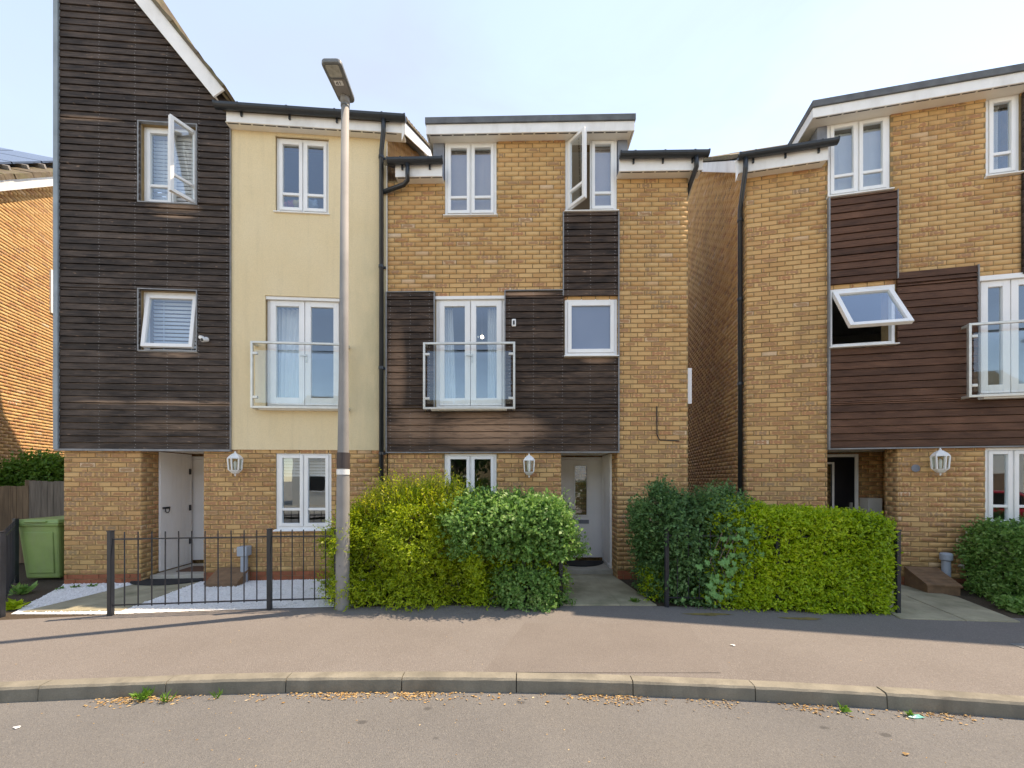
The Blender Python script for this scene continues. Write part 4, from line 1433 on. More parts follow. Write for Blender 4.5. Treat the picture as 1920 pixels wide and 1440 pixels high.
# porch
dr_ = f.sx(1604, RR)
panel_door(hR, dr_ - 0.98, dr_, 0.12, 2.06, RR - 0.075, M['door_dark'],
           glaze=(f.sx(1545, RR), f.sx(1556, RR), 0.95, f.at(1560, 870, RR)[1]))
hk = MB()
hk.box(dr_ - 0.13, dr_ - 0.10, RR - 0.10, RR - 0.066, 1.02, 1.20)
hk.box(dr_ - 0.22, dr_ - 0.10, RR - 0.13, RR - 0.101, 1.10, 1.12)
hk.build('door_handle', M['steel'], hR)
st = MB(); st.box(ra + 0.002, rb_ - 0.002, 0.12, RR - 0.09, 0.0, 0.085); st.build('door_step', M['step'], hR, bevel=0.008)
mb = MB()
mb.box(f.sx(1628, 0.85), f.sx(1655, 0.85), 0.85, 1.09, 0.75, f.at(1640, 934, 0.85)[1])
o = mb.build('meter_cabinet', M['meter_white'], None, bevel=0.012)
o.location = (f.o[0], f.o[1], 0); o.rotation_euler = (0, 0, f.th)
tag(o, 'plain off-white meter cabinet inside the right house porch', 'cabinet')
# eaves, verge, dormer, pipe
OR = 0.17
main_roof(hR, sA - 0.10, f.sx(1565, -OR), zgR - 0.04, OR, 4.6, pR)
slope_slab(hR, 'roof', M['tile'], f.sx(1566, -OR), sB, 2.0, zgR - 0.04 + 2.17 * math.tan(pR), 4.6, zgR - 0.04 + 4.77 * math.tan(pR), 0.06)
zf = f.at(1475, 311, -OR)[1]
eave(hR, f.sx(1384, -OR), f.sx(1553, -OR), zgR - 0.02, zf, OR, soff_s=(f.sx(1390, -OR), f.sx(1552, -OR)))
gutter(hR, f.sx(1382, -OR), f.sx(1566, -OR), zgR, -OR, 3)
sv_ = f.sx(1381, -OR)
verge(hR, sv_, -1, -OR, zgR - 0.03, pR, 5.6, 0.19)
kk_ = MB(); kk_.prism([(sv_ - 0.015, zf - 0.14), (sv_ + 0.03, zf), (sv_ + 0.03, zgR - 0.03), (sv_ - 0.015, zgR - 0.03)], -OR - 0.012, -OR - 0.001)
kk_.build('eave_bracket', M['fascia'], hR)
vs_ = MB(); vs_.prism_x([(-OR + 0.022, zf + 0.02), (5.0, zf + 0.02 + (5.0 + OR) * math.tan(pR)), (5.0, zf + 0.035 + (5.0 + OR) * math.tan(pR)), (-OR + 0.022, zf + 0.035)], sv_ + 0.001, -0.001)
vs_.build('soffit', M['soffit'], hR)
OD = 0.2
dl = f.sx(1524, -OD)
zdt, zdb = f.at(1700, 172, -OD)[1], f.at(1700, 191, -OD)[1]
zde = f.at(1700, 161, -OD)[1]
eave(hR, dl, sB, zdt, zdb, OD, soff_s=(dl + 0.03, sB))
sdm = MB(); sdm.box(dl, dl + 0.02, -OD + 0.021, 2.2, zdb, zdt); sdm.build('side_fascia', M['fascia'], hR)
ss_ = MB(); ss_.box(dl + 0.021, f.sx(1551), 0.021, 2.2, zdb + 0.012, zdb + 0.024); ss_.build('side_soffit', M['soffit'], hR)
fr_ = MB(); fr_.box(dl - 0.012, sB, -OD - 0.025, 2.3, zdt + 0.001, zde + 0.01); fr_.build('flat_roof', M['felt'], hR)
ck = MB(); ck.box(f.sx(1533), f.sx(1551.5), 0.01, 2.1, zgR - 0.25, zdb + 0.011); ck.build('dormer_cheek', M['lead'], hR, bevel=0.004)
y0 = -OR - 0.06
sp = -0.055
cl = [(sp, 0.12, z) for z in (1.4, 3.2, 4.6, f.at(1385, 405)[1])]
pipe(hR, [(f.sx(1398, y0), y0, zgR - 0.03), (f.sx(1398, y0), y0, zgR - 0.24), (sp, 0.12, f.at(1382, 392, 0.12)[1]), (sp, 0.12, 0.02)], 0.036, 'downpipe', cl)
# window slot on the middle house gable, seen edge-on in the gap between the houses
f = FM
sB = f.sx(1290)
wn_ = MB(); wn_.box(sB + 0.004, sB + 0.105, 0.10, 0.135, f.at(1293, 757, 0.1)[1], f.at(1293, 690, 0.1)[1]); wn_.box(sB + 0.0005, sB + 0.03, 0.136, 0.75, f.at(1293, 757, 0.1)[1], f.at(1293, 690, 0.1)[1])
wn_.build('side_window', M['upvc'], hM, bevel=0.005)

# ================================================================== NEIGHBOUR AT FAR LEFT (gable side wall)
f = FN = Frame(-11.2, 8.5, R(108.2))
hN = empty('terraced_house', (f.o[0], f.o[1], 0), f.th, 'sunlit brick gable of the neighbouring house at far left with solar panels', 'house')
pN = R(38.6)
def n_top(s):
    z = f.at(0, 352)[1]
    rs = 3.2
    return z + s * math.tan(pN) if s < rs else z + (2 * rs - s) * math.tan(pN)
SN0, SN1 = -2.6, 8.8
w1 = (f.sx(93), f.sx(93) + 0.75, f.at(102, 590)[1], f.at(102, 510)[1])
w2 = (f.sx(98), f.sx(98) + 0.6, f.at(106, 773)[1], f.at(106, 697)[1])
def n_spans(z):
    z0_ = f.at(0, 352)[1]
    k = (z - z0_) / math.tan(pN)
    ints = [(max(SN0, k), min(SN1, 6.4 - k))] if k < 3.1 else []
    for r in (w1, w2):
        if r[2] < z < r[3]:
            ints = sub_int(ints, r[0], r[1])
    return ints
nb_ = lay_bricks(n_spans, 0.0, 12.0)
nb_ = [b for b in nb_ if b[0] < 4.5]
brickwork(hN, f, [], [(nb_, lambda a, d, z: (a, d, z)), (lay_bricks(lambda z: [(0.013, 6.0)], 0.0, 6.1), lambda a, d, z: (SN0 - 0.008 + d, a, z))])
wl = MB()
wl.prism([(SN0, 0), (SN1, 0), (SN1, n_top(SN1)), (3.2, n_top(3.2)), (SN0, n_top(SN0))], 0.008, 6.0)
wl.build('wall', M['mortar'], hN)
for r in (w1, w2):
    mb = MB(); ring(mb, r[0], r[1], r[2], r[3], 0.08, -0.03, 0.03)
    v = mb.build('window', M['upvc'], hN)
    g = MB(); g.box(r[0] + 0.08, r[1] - 0.08, -0.012, 0.004, r[2] + 0.08, r[3] - 0.08); g.build('pane', M['frosted'], v)
# roof slab, barge, tiles, panels (local x runs back along the gable, local -y is towards the gap)
c_, t_ = math.cos(pN), math.tan(pN)
za = n_top(-2.9)
def on_slope(s, h):           # point above slope line
    return (s - math.sin(pN) * h, n_top(0) + s * t_ + math.cos(pN) * h)
def slope_poly(sa, sb, h0, h1):
    return [on_slope(sa, h0), on_slope(sb, h0), on_slope(sb, h1), on_slope(sa, h1)]
mb = MB(); mb.prism(slope_poly(-3.0, 3.2, -0.02, 0.17), -0.20, -0.175); mb.build('barge_board', M['fascia'], hN, bevel=0.004)
mb = MB(); mb.prism(slope_poly(-3.0, 3.2, 0.0, 0.02), -0.174, 0.0); mb.build('soffit', M['soffit'], hN)
mb = MB(); mb.prism(slope_poly(-3.1, 3.3, 0.18, 0.24), -0.18, 6.2); mb.build('roof', M['tile'], hN)
mb = MB(); mb.prism([(3.2, n_top(3.2)), (SN1 + 0.2, n_top(SN1)), (SN1 + 0.2, n_top(SN1) + 0.3), (3.2, n_top(3.2) + 0.3)], -0.18, 6.2); mb.build('roof', M['tile'], hN)
for i in range(20):
    sa = -3.1 + i * 0.3 * c_
    mb = MB(); mb.prism(slope_poly(sa, sa + 0.27 * c_ + random.uniform(0, 0.03), 0.172, 0.27 + random.uniform(-0.015, 0.015)), -0.235 + random.uniform(-0.01, 0.01), 0.2)
    mb.build('verge_tile', M['tile'], hN)
# panels stand in rails above the tiles
for i in range(3):
    for j in range(4):
        sa = 0.1 + j * 1.05 * c_ * 1.0 - 1.0
        y0_ = 0.12 + i * 1.05
        mb = MB(); mb.prism(slope_poly(sa, sa + 1.0 * c_, 0.36, 0.40), y0_, y0_ + 1.0)
        tag(mb.build('solar_panel', M['solar'], hN), None)
for k in range(7):
    sa = -1.0 + k * 0.62 * c_
    mb = MB(); mb.prism(slope_poly(sa, sa + 0.05, 0.27, 0.355), 0.02, 3.4); mb.build('panel_rail', M['galv'], hN)
# ================================================================== garden surfaces
def onto(px, py, z=0.0):
    return px_ground(px, py, z)
# white gravel in front of the left house
gp = [onto(20, 1152), onto(118, 1098), FL.w(0.05, -0.005)[:2], FL.w(FL.sx(735), -0.005)[:2], (-2.0, rail_y(-2.0) + 0.03), (-3.0, rail_y(-3.0) + 0.03), (-4.0, rail_y(-4) + 0.03), (-4.75, rail_y(-4.75) + 0.03)]
sheet('gravel_bed', gp, 0.004, M['gravel'])
def in_poly(x, y, poly):
    c = False
    n = len(poly)
    for i in range(n):
        x0, y0 = poly[i]; x1, y1 = poly[(i + 1) % n]
        if (y0 > y) != (y1 > y) and x < (x1 - x0) * (y - y0) / (y1 - y0) + x0:
            c = not c
    return c
# paving slabs: left path, middle path, right path
def slab_path(name, quads):
    p = bpy.data.objects.new(name, None); link(p); p['kind'] = 'structure'
    for q in quads:
        cx = sum(v[0] for v in q) / len(q); cy = sum(v[1] for v in q) / len(q)
        dz = random.uniform(-0.002, 0.002)
        qq = []
        for (x, y) in q:
            L = math.hypot(x - cx, y - cy)
            k = (L - 0.006) / L
            qq.append((cx + (x - cx) * k, cy + (y - cy) * k))
        mb = MB(); mb.prism_z(qq, -0.03, 0.014 + dz)
        mb.build('paving_slab', M['slab'], p, bevel=0.004)
    return p
def lerp(a, b, t):
    return (a[0] + (b[0] - a[0]) * t, a[1] + (b[1] - a[1]) * t)
A0, A1 = onto(40, 1149), onto(228, 1146)
B0, B1 = FL.w(FL.sx(264) + 0.05, 0.10)[:2], FL.w(FL.sx(382) - 0.05, 0.10)[:2]
pl = []
for (t0, t1) in ((0.0, 0.16), (0.16, 0.58), (0.58, 1.0)):
    for (u0, u1) in ((0, 0.52), (0.52, 1)):
        pl.append([lerp(lerp(A0, B0, t0), lerp(A1, B1, t0), u0), lerp(lerp(A0, B0, t0), lerp(A1, B1, t0), u1),
                   lerp(lerp(A0, B0, t1), lerp(A1, B1, t1), u1), lerp(lerp(A0, B0, t1), lerp(A1, B1, t1), u0)])
slab_path('path', pl)
left_path = [A0, A1, B1, B0]
A0, A1 = (0.62, rail_y(0.62) - 0.01), onto(1232, 1136)
B0, B1 = FM.w(FM.sx(1052) + 0.02, 0.30)[:2], FM.w(FM.sx(1158) - 0.02, 0.30)[:2]
pm = []
for (t0, t1) in ((0.0, 0.95), (0.95, 1.0)):
    for (u0, u1) in ((0, 0.62), (0.62, 1)):
        if t0 > 0.5 and u0 > 0: continue
        if t0 > 0.5: u1 = 1
        pm.append([lerp(lerp(A0, B0, t0), lerp(A1, B1, t0), u0), lerp(lerp(A0, B0, t0), lerp(A1, B1, t0), u1),
                   lerp(lerp(A0, B0, t1), lerp(A1, B1, t1), u1), lerp(lerp(A0, B0, t1), lerp(A1, B1, t1), u0)])
slab_path('path', pm)
A0, A1 = onto(1688, 1161), onto(1915, 1168)
B0, B1 = FR.w(FR.sx(1560), 0.1)[:2], FR.w(FR.sx(1690), 0.02)[:2]
C0 = onto(1796, 1121)
pr = [[A0, lerp(A0, A1, 0.55), lerp(lerp(A0, B0, 0.55), C0, 0.5), lerp(A0, B0, 0.55)],
      [lerp(A0, A1, 0.55), A1, C0, lerp(lerp(A0, B0, 0.55), C0, 0.5)],
      [lerp(A0, B0, 0.55), lerp(lerp(A0, B0, 0.55), C0, 0.5), C0, B1, B0]]
slab_path('path', pr)

# loose white stones over the gravel
ys = np.array([p[1] for p in gp]); xs = np.array([p[0] for p in gp])
sv_l, sq_l = [], []
octa_f = np.array([[0, 1, 4, 4], [1, 2, 4, 4], [2, 3, 4, 4], [3, 0, 4, 4], [1, 0, 5, 5], [2, 1, 5, 5], [3, 2, 5, 5], [0, 3, 5, 5]])
MBs = MB()
cnt = 0
while cnt < 5200:
    x = random.uniform(xs.min(), xs.max()); y = random.uniform(ys.min(), ys.max())
    if not in_poly(x, y, gp) or in_poly(x, y, left_path): continue
    r = random.uniform(0.006, 0.016)
    a = random.uniform(0, 3.1)
    ca, sa = math.cos(a) * r, math.sin(a) * r
    k = random.uniform(0.6, 1.0)
    MBs.add([(x + ca, y + sa, 0.008), (x - sa * k, y + ca * k, 0.009), (x - ca, y - sa, 0.008), (x + sa * k, y - ca * k, 0.007), (x, y, 0.008 + r * 0.7)],
            [(0, 1, 4), (1, 2, 4), (2, 3, 4), (3, 0, 4)])
    cnt += 1
tag(MBs.build('gravel_stones', M['stone']), 'loose white decorative stones in front of the left house', 'gravel', kind='stuff')

# ================================================================== street lamp
lx, ly = px_ground(642, 1141)
lamp = empty('street_lamp', (lx, ly, 0), 0, 'tall grey metal street lamp with angled flat head standing before the left hedge', 'street lamp')
zt = EYE - (186 - HZ) / F * ly
lean = 0.035
mb = MB()
mb.lathe([(0.083, -0.05), (0.082, 0.02), (0.079, 1.0), (0.075, 1.62), (0.069, 1.67), (0.056, 3.0), (0.045, zt - 0.06)], 24)
mb.v = [(x + lean * z / zt, y, z) for x, y, z in mb.v]
mb.build('column', M['galv'], lamp, smooth=True)
def band(z0, z1, r, mat, nm):
    b = MB(); b.lathe([(r, z0), (r, z1)], 24); b.v = [(x + lean * z / zt, y, z) for x, y, z in b.v]
    return b.build(nm, M[mat], lamp, smooth=False)
M['band_brown'] = simple('brown_band', (0.06, 0.045, 0.042), 0.6, 0.15, 5)
band(EYE - (878 - HZ) / F * ly, EYE - (849 - HZ) / F * ly, 0.0765, 'band_brown', 'dark_band')
band(EYE - (890 - HZ) / F * ly, EYE - (880 - HZ) / F * ly, 0.0770, 'white_plastic', 'white_band')
for z in (0.55, 1.02):
    b = MB(); b.tube([(lean * z / zt + 0.0, -0.083, z - 0.006), (lean * z / zt, -0.083, z + 0.006)], 0.006, 8); b.build('lock_bolt', M['lamp_head'], lamp)
band(zt - 0.10, zt - 0.075, 0.052, 'lamp_head', 'collar_ring')
sk = MB(); sk.lathe([(0.053, zt - 0.075), (0.056, zt + 0.03)], 20); sk.v = [(x + lean, y, z) for x, y, z in sk.v]
sk.build('spigot', M['galv'], lamp, smooth=True)
# head: flat rounded slab reaching towards the road
def rrect(w0, w1, l0, l1, r, n=5):
    pts = []
    for (cx_, cy_, a0, w) in ((w0 / 2, l0, 180, None),):
        pass
    cs = [((w0 / 2 - r), l0 + r, 270 - 360), ((w1 / 2 - r), l1 - r, 0), (-(w1 / 2 - r), l1 - r, 90), (-(w0 / 2 - r), l0 + r, 180)]
    for cx_, cy_, a in cs:
        for k in range(n):
            t = R(a + 90 * k / (n - 1))
            pts.append((cx_ + r * math.cos(t), cy_ + r * math.sin(t)))
    return pts
def head_tr(mb):
    c_, s_ = math.cos(R(2.0)), math.sin(R(2.0))
    # head runs along -y, slightly up
    mb.v = [(x + lean, -y * c_, zt + 0.02 + z + y * s_) for x, y, z in mb.v]
hp = rrect(0.205, 0.235, -0.075, 0.40, 0.05)
mb = MB(); mb.prism_z(hp, 0.0, 0.05); head_tr(mb)
hd = mb.build('head', M['lamp_head'], lamp, bevel=0.012)
mb = MB(); mb.prism_z(rrect(0.16, 0.175, 0.02, 0.22, 0.03), -0.006, -0.001); head_tr(mb); mb.build('gear_cover', M['galv'], hd)
mb = MB(); mb.prism_z(rrect(0.150, 0.155, 0.24, 0.37, 0.02), -0.005, -0.001); head_tr(mb); mb.build('lens', M['lens'], hd)
mb = MB(); mb.prism_z(rrect(0.10, 0.10, 0.15, 0.205, 0.004, 2), -0.0085, -0.0065); head_tr(mb); lb = mb.build('number_label', M['white_plastic'], hd)
# the digits printed on the label, read from below (strokes as thin bars)
def seg(mb, a, b, w=0.006):
    (x0, y0), (x1, y1) = a, b
    L = math.hypot(x1 - x0, y1 - y0); nx, ny = -(y1 - y0) / L * w / 2, (x1 - x0) / L * w / 2
    mb.prism_z([(x0 + nx, y0 + ny), (x0 - nx, y0 - ny), (x1 - nx, y1 - ny), (x1 + nx, y1 + ny)], -0.0098, -0.0088)
mb = MB()
seg(mb, (-0.012, 0.160), (-0.012, 0.196)); seg(mb, (-0.012, 0.196), (-0.034, 0.172)); seg(mb, (-0.038, 0.170), (-0.004, 0.170))
seg(mb, (0.016, 0.160), (0.016, 0.196)); seg(mb, (0.016, 0.196), (0.006, 0.188))
head_tr(mb); mb.build('number', M['dark_print'], hd)

# ================================================================== wall lanterns
M['lantern_glass'] = glass_mat('lantern_glass', (0.85, 0.88, 0.84), 0.05, 1.0)
def wall_lantern(fr, px, py_top, py_bot, label):
    d = -0.13
    s, z1 = fr.at(px, py_top, d)
    z0 = fr.at(px, py_bot, d)[1]
    h = z1 - z0
    w = fr.w(s, d, z0)
    e = empty('wall_lantern', (w[0], w[1], z0), fr.th, label, 'wall light', 'white lanterns beside the front doors')
    r = 0.078
    mb = MB(); mb.lathe([(r * 1.32, h * 0.70), (r * 1.28, h * 0.735), (r * 0.95, h * 0.82), (r * 0.45, h * 0.90), (0.012, h * 0.925), (0.014, h * 0.96), (0.003, h)], 6, flat=True)
    mb.build('cap', M['white_plastic'], e)
    mb = MB(); mb.lathe([(0.004, 0.0), (0.012, h * 0.05), (0.010, h * 0.09), (r * 0.55, h * 0.12), (r * 1.05, h * 0.22), (r * 1.12, h * 0.25)], 6)
    mb.build('base', M['white_plastic'], e)
    for k in range(6):
        a = 2 * math.pi * (k + 0.5) / 6
        p = MB(); p.bar((math.cos(a) * r * 1.05, math.sin(a) * r * 1.05, h * 0.25), (math.cos(a) * r * 1.22, math.sin(a) * r * 1.22, h * 0.70), 0.016, 0.016)
        p.build('bar', M['white_plastic'], e)
        a2 = 2 * math.pi * (k + 1.5) / 6
        g = MB()
        g.add([(math.cos(a) * r * 1.0, math.sin(a) * r * 1.0, h * 0.25), (math.cos(a2) * r * 1.0, math.sin(a2) * r * 1.0, h * 0.25),
               (math.cos(a2) * r * 1.16, math.sin(a2) * r * 1.16, h * 0.70), (math.cos(a) * r * 1.16, math.sin(a) * r * 1.16, h * 0.70)], [(0, 1, 2, 3)])
        g.build('pane', M['lantern_glass'], e)
    b = MB(); b.lathe([(0.016, h * 0.26), (0.018, h * 0.36), (0.020, h * 0.38), (0.022, h * 0.55), (0.006, h * 0.62)], 10); b.build('bulb', M['white_plastic'], e, smooth=True)
    bk = MB(); bk.box(-0.035, 0.035, 0.105, 0.128, h * 0.30, h * 0.72); bk.box(-0.012, 0.012, 0.06, 0.1048, h * 0.63, h * 0.67)
    bk.build('wall_plate', M['white_plastic'], e, bevel=0.006)
wall_lantern(FL, 441, 846, 893, 'white lantern on the brick wall of the left house')
wall_lantern(FM, 992, 850, 896, 'white lantern on the middle house between window and front door')
wall_lantern(FR, 1763, 840, 892, 'white lantern on the brick wall of the right house')

# ================================================================== small wall fittings
def wall_obj(fr, mb, name, mat, label, cat, bevel=0.0, parent=None):
    o = mb.build(name, mat, None, bevel=bevel)
    o.location = (fr.o[0], fr.o[1], 0); o.rotation_euler = (0, 0, fr.th)
    return tag(o, label, cat)
s, z = FL.at(384, 636, -0.08)
e = empty('security_camera', FL.w(s, -0.08, z), FL.th, 'small white security camera on the black planks beside the lower window', 'camera')
mb = MB(); mb.lathe([(0.028, 0.046), (0.03, 0.052), (0.03, 0.062)], 14); mb.v = [(x, 0.018 + zz * 0 + (0.0), y) if False else (x * 1.0 - 0.01, zz - 0.012, y + 0.02) for x, y, zz in mb.v]
mb.build('mount', M['white_plastic'], e)
mb = MB(); mb.tube([(-0.01, 0.04, 0.02), (0.0, 0.0, 0.0)], 0.012, 8); mb.build('arm', M['white_plastic'], e)
mb = MB(); mb.tube([(0.02, 0.03, 0.01), (0.01, -0.01, -0.012), (-0.0, -0.06, -0.03)], 0.034, 14); mb.build('body', M['white_plastic'], e, smooth=False, bevel=0.006)
mb = MB(); mb.tube([(-0.0, -0.0605, -0.0302), (-0.001, -0.064, -0.0315)], 0.024, 14); mb.build('lens', M['dark_print'], e)
mb = MB(); mb.tube([(-0.045, 0.02, 0.03), (-0.05, -0.03, 0.02)], 0.026, 14); mb.build('side_lamp', M['white_plastic'], e)

s, z = FM.at(963.5, 605, -0.05)
e = empty('wall_sensor', FM.w(s, -0.06, z), FM.th, 'small white door sensor with dark lens on the planks right of the balcony', 'sensor')
mb = MB(); mb.box(-0.034, 0.034, 0.0, 0.03, -0.062, 0.062); mb.build('housing', M['white_plastic'], e, bevel=0.014)
mb = MB(); mb.box(-0.014, 0.014, -0.004, -0.0005, -0.036, 0.030); mb.build('lens', M['dark_print'], e, bevel=0.002)

def vent_pipe(fr, px, y_top, y_bot, label, square):
    s, zt_ = fr.at(px, y_top, -0.09)
    e = empty('vent_pipe', fr.w(s, -0.09, 0), fr.th, label, 'pipe', 'grey vent pipes by the meter boxes')
    mb = MB(); mb.tube([(0, 0, -0.02), (0, 0, zt_ - 0.12)], 0.05, 18); mb.build('pipe', M['grey_plastic'], e, smooth=False)
    mb = MB()
    if square: mb.box(-0.075, 0.075, -0.07, 0.07, zt_ - 0.15, zt_)
    else: mb.lathe([(0.066, zt_ - 0.115), (0.07, zt_ - 0.1), (0.072, zt_ - 0.02), (0.05, zt_)], 20)
    mb.build('cowl', M['grey_plastic'], e, bevel=0.012)
vent_pipe(FL, 458, 1024, 1096, 'grey pipe with square cowl on the left house wall behind the railings', True)
vent_pipe(FR, 1774, 1036, 1082, 'grey pipe with round cowl above the right house meter box', False)

def meter_box(fr, x0, x1, d0, d1, h0, h1, label, cols):
    s0, s1 = fr.sx(x0, -d1), fr.sx(x1, -d1)
    e = empty('meter_box', fr.w((s0 + s1) / 2, -0.01, 0), fr.th, label, 'meter box', 'sunken meter boxes')
    w = (s1 - s0) / 2
    mb = MB(); mb.prism_x([(-d1, -0.01), (0.0, -0.01), (0.0, h1 - 0.02), (-d1, h0 - 0.02)], -w, w)
    mb.build('body', M['meter'], e, bevel=0.006)
    # ribbed lid
    n = 6
    for i in range(n):
        t0, t1 = i / n, (i + 0.9) / n
        a0, a1 = -d1 + d1 * t0 - 0.012, -d1 + d1 * t1 - 0.012
        z0_, z1_ = h0 + (h1 - h0) * t0, h0 + (h1 - h0) * t1
        l = MB(); l.hexa([(-w - 0.015, a0, z0_ - 0.018), (w + 0.015, a0, z0_ - 0.018), (w + 0.015, a1, z1_ - 0.018), (-w - 0.015, a1, z1_ - 0.018),
                          (-w - 0.015, a0, z0_ + 0.006), (w + 0.015, a0, z0_ + 0.006), (w + 0.015, a1, z1_ + 0.006), (-w - 0.015, a1, z1_ + 0.006)])
        l.build('lid_rib', M['meter'], e)
meter_box(FL, 386, 444, 0.0, 0.34, 0.06, 0.22, 'brown sloping meter box beside the left porch behind the railings', 0)
meter_box(FR, 1738, 1800, 0.0, 0.42, 0.13, 0.30, 'brown sloping meter box beside the right path', 0)
# garden tap on right house
s, z = FR.at(1803, 1063, -0.05)
e = empty('garden_tap', FR.w(s, -0.05, z), FR.th, 'small outside tap with dark hose stub low on the right house', 'tap')
mb = MB(); mb.tube([(0, 0.05, 0), (0, -0.03, 0), (0.03, -0.04, -0.03)], 0.014, 10); mb.build('spout', M['steel'], e)
mb = MB(); mb.lathe([(0.03, 0.015), (0.033, 0.025), (0.02, 0.035)], 10); mb.build('tap_handle', M['white_plastic'], e)
mb = MB(); mb.tube([(0.045, -0.03, -0.02), (0.055, -0.03, -0.1), (0.06, -0.03, -0.24)], 0.016, 10); mb.build('hose', M['dark_print'], e)
# round wall vent and small white fitting on right house
s, z = FR.at(1716, 878)
mb = MB(); mb.tube([(s, -0.004, z), (s, -0.012, z)], 0.055, 20)
for k in range(4): mb.box(s - 0.045, s + 0.045, -0.016, -0.0125, z - 0.04 + k * 0.022, z - 0.03 + k * 0.022)
wall_obj(FR, mb, 'air_vent', M['lead'], 'round dark air vent left of the lantern on the right house', 'vent')
s, z = FR.at(1813, 998)
mb = MB(); mb.box(s - 0.02, s + 0.015, -0.04, -0.002, z - 0.02, z + 0.015); mb.tube([(s + 0.01, -0.03, z), (s + 0.03, -0.045, z - 0.025)], 0.01, 8)
wall_obj(FR, mb, 'cable_outlet', M['white_plastic'], 'tiny white cable outlet on the brick wall above the right meter box', 'outlet', 0.003)

# door mats
def mat_obj(fr, pts, z, h, mat, label, rim=None):
    mb = MB(); mb.prism_z(pts, z, z + h)
    o = mb.build('door_mat', mat, None, bevel=0.004)
    o.location = (fr.o[0], fr.o[1], 0); o.rotation_euler = (0, 0, fr.th)
    return tag(o, label, 'door mat', 'door mats')
def half_moon(cx, y0, r, ry, n=16):
    return [(cx + r * math.cos(math.pi + math.pi * k / n), y0 + ry * math.sin(math.pi + math.pi * k / n)) for k in range(n + 1)]
sc_ = (FL.sx(264) + FL.sx(382)) / 2 - 0.08
mat_obj(FL, half_moon(sc_, 0.11, 0.56, 0.36), 0.0165, 0.015, M['mat'], 'black half round rubber mat on the left house path')
st_ = (FL.sx(264) + FL.sx(382)) / 2 + 0.12
mat_obj(FL, [(st_ - 0.32, 0.34), (st_ + 0.32, 0.34), (st_ + 0.32, 0.72), (st_ - 0.32, 0.72)], 0.086, 0.014, M['mat_brown'], 'brown rectangular mat inside the left porch')
sc_ = FM.sx(1136, 1.15) - 0.55
mat_obj(FM, half_moon(sc_, 0.98, 0.46, 0.46), 0.086, 0.016, M['mat'], 'black half round mat at the middle front door')

# ================================================================== wheelie bin
bx0, by0 = px_ground(70, 1094)
by0 = 6.15
bX = (35 - CX) / F * by0
bin_ = empty('wheelie_bin', (bX + 0.30, by0 + 0.33, 0), R(4), 'olive green wheelie bin standing against the left house beside the fence', 'bin')
H = 0.98
def taper(w0, l0, w1, l1, z0, z1):
    return [(-w0, -l0, z0), (w0, -l0, z0), (w0, l0, z0), (-w0, l0, z0), (-w1, -l1, z1), (w1, -l1, z1), (w1, l1, z1), (-w1, l1, z1)]
mb = MB(); mb.hexa(taper(0.25, 0.28, 0.30, 0.35, 0.03, H - 0.09)); mb.build('body', M['bin'], bin_, bevel=0.03)
mb = MB(); mb.hexa(taper(0.315, 0.365, 0.325, 0.375, H - 0.115, H - 0.07)); mb.build('rim', M['bin'], bin_, bevel=0.012)
mb = MB(); mb.hexa(taper(0.33, 0.385, 0.30, 0.35, H - 0.068, H)); mb.box(-0.16, 0.16, -0.40, -0.30, H - 0.05, H - 0.02); mb.build('lid', M['bin'], bin_, bevel=0.02)
mb = MB(); mb.hexa([(-0.19, -0.305, 0.12), (0.19, -0.305, 0.12), (0.19, -0.28, 0.12), (-0.19, -0.28, 0.12), (-0.22, -0.352, H - 0.2), (0.22, -0.352, H - 0.2), (0.22, -0.32, H - 0.2), (-0.22, -0.32, H - 0.2)])
mb.build('front_panel', M['bin'], bin_, bevel=0.012)
for sx_ in (-0.22, 0.22):
    mb = MB(); mb.tube([(sx_ - 0.03, 0.30, 0.10), (sx_ + 0.03, 0.30, 0.10)], 0.10, 20); mb.build('wheel', M['mat'], bin_)
mb = MB(); mb.tube([(-0.26, 0.40, H - 0.06), (0.26, 0.40, H - 0.06)], 0.015, 10); mb.build('handle', M['bin'], bin_)

# ================================================================== timber fence behind the bin
fy = 7.35
fence = empty('timber_fence', ((60 - CX) / F * fy, fy, 0), 0, 'weathered grey and brown vertical board fence behind the green bin', 'fence')
x = -1.9
i = 0
while x < 0.95:
    w = random.uniform(0.10, 0.125)
    px_ = CX + F * ((60 - CX) / F * fy + x) / fy
    brown = px_ < 47
    top = EYE - ((911 if brown else 902) - HZ) / F * fy + random.uniform(-0.012, 0.012)
    mb = MB(); mb.box(x, x + w, random.uniform(-0.004, 0.004), 0.018, 0.03, top)
    mb.build('board', M['fence_brown' if brown else 'fence'], fence)
    x += w + random.uniform(0.002, 0.008)
mb = MB(); mb.box(-0.16, -0.06, 0.02, 0.12, 0, 1.6); mb.build('post', M['fence_brown'], fence)
mb = MB(); mb.box(-1.9, 0.95, 0.0195, 0.06, 1.25, 1.33); mb.box(-1.9, 0.95, 0.0195, 0.06, 0.35, 0.43); mb.build('rail', M['fence_brown'], fence)

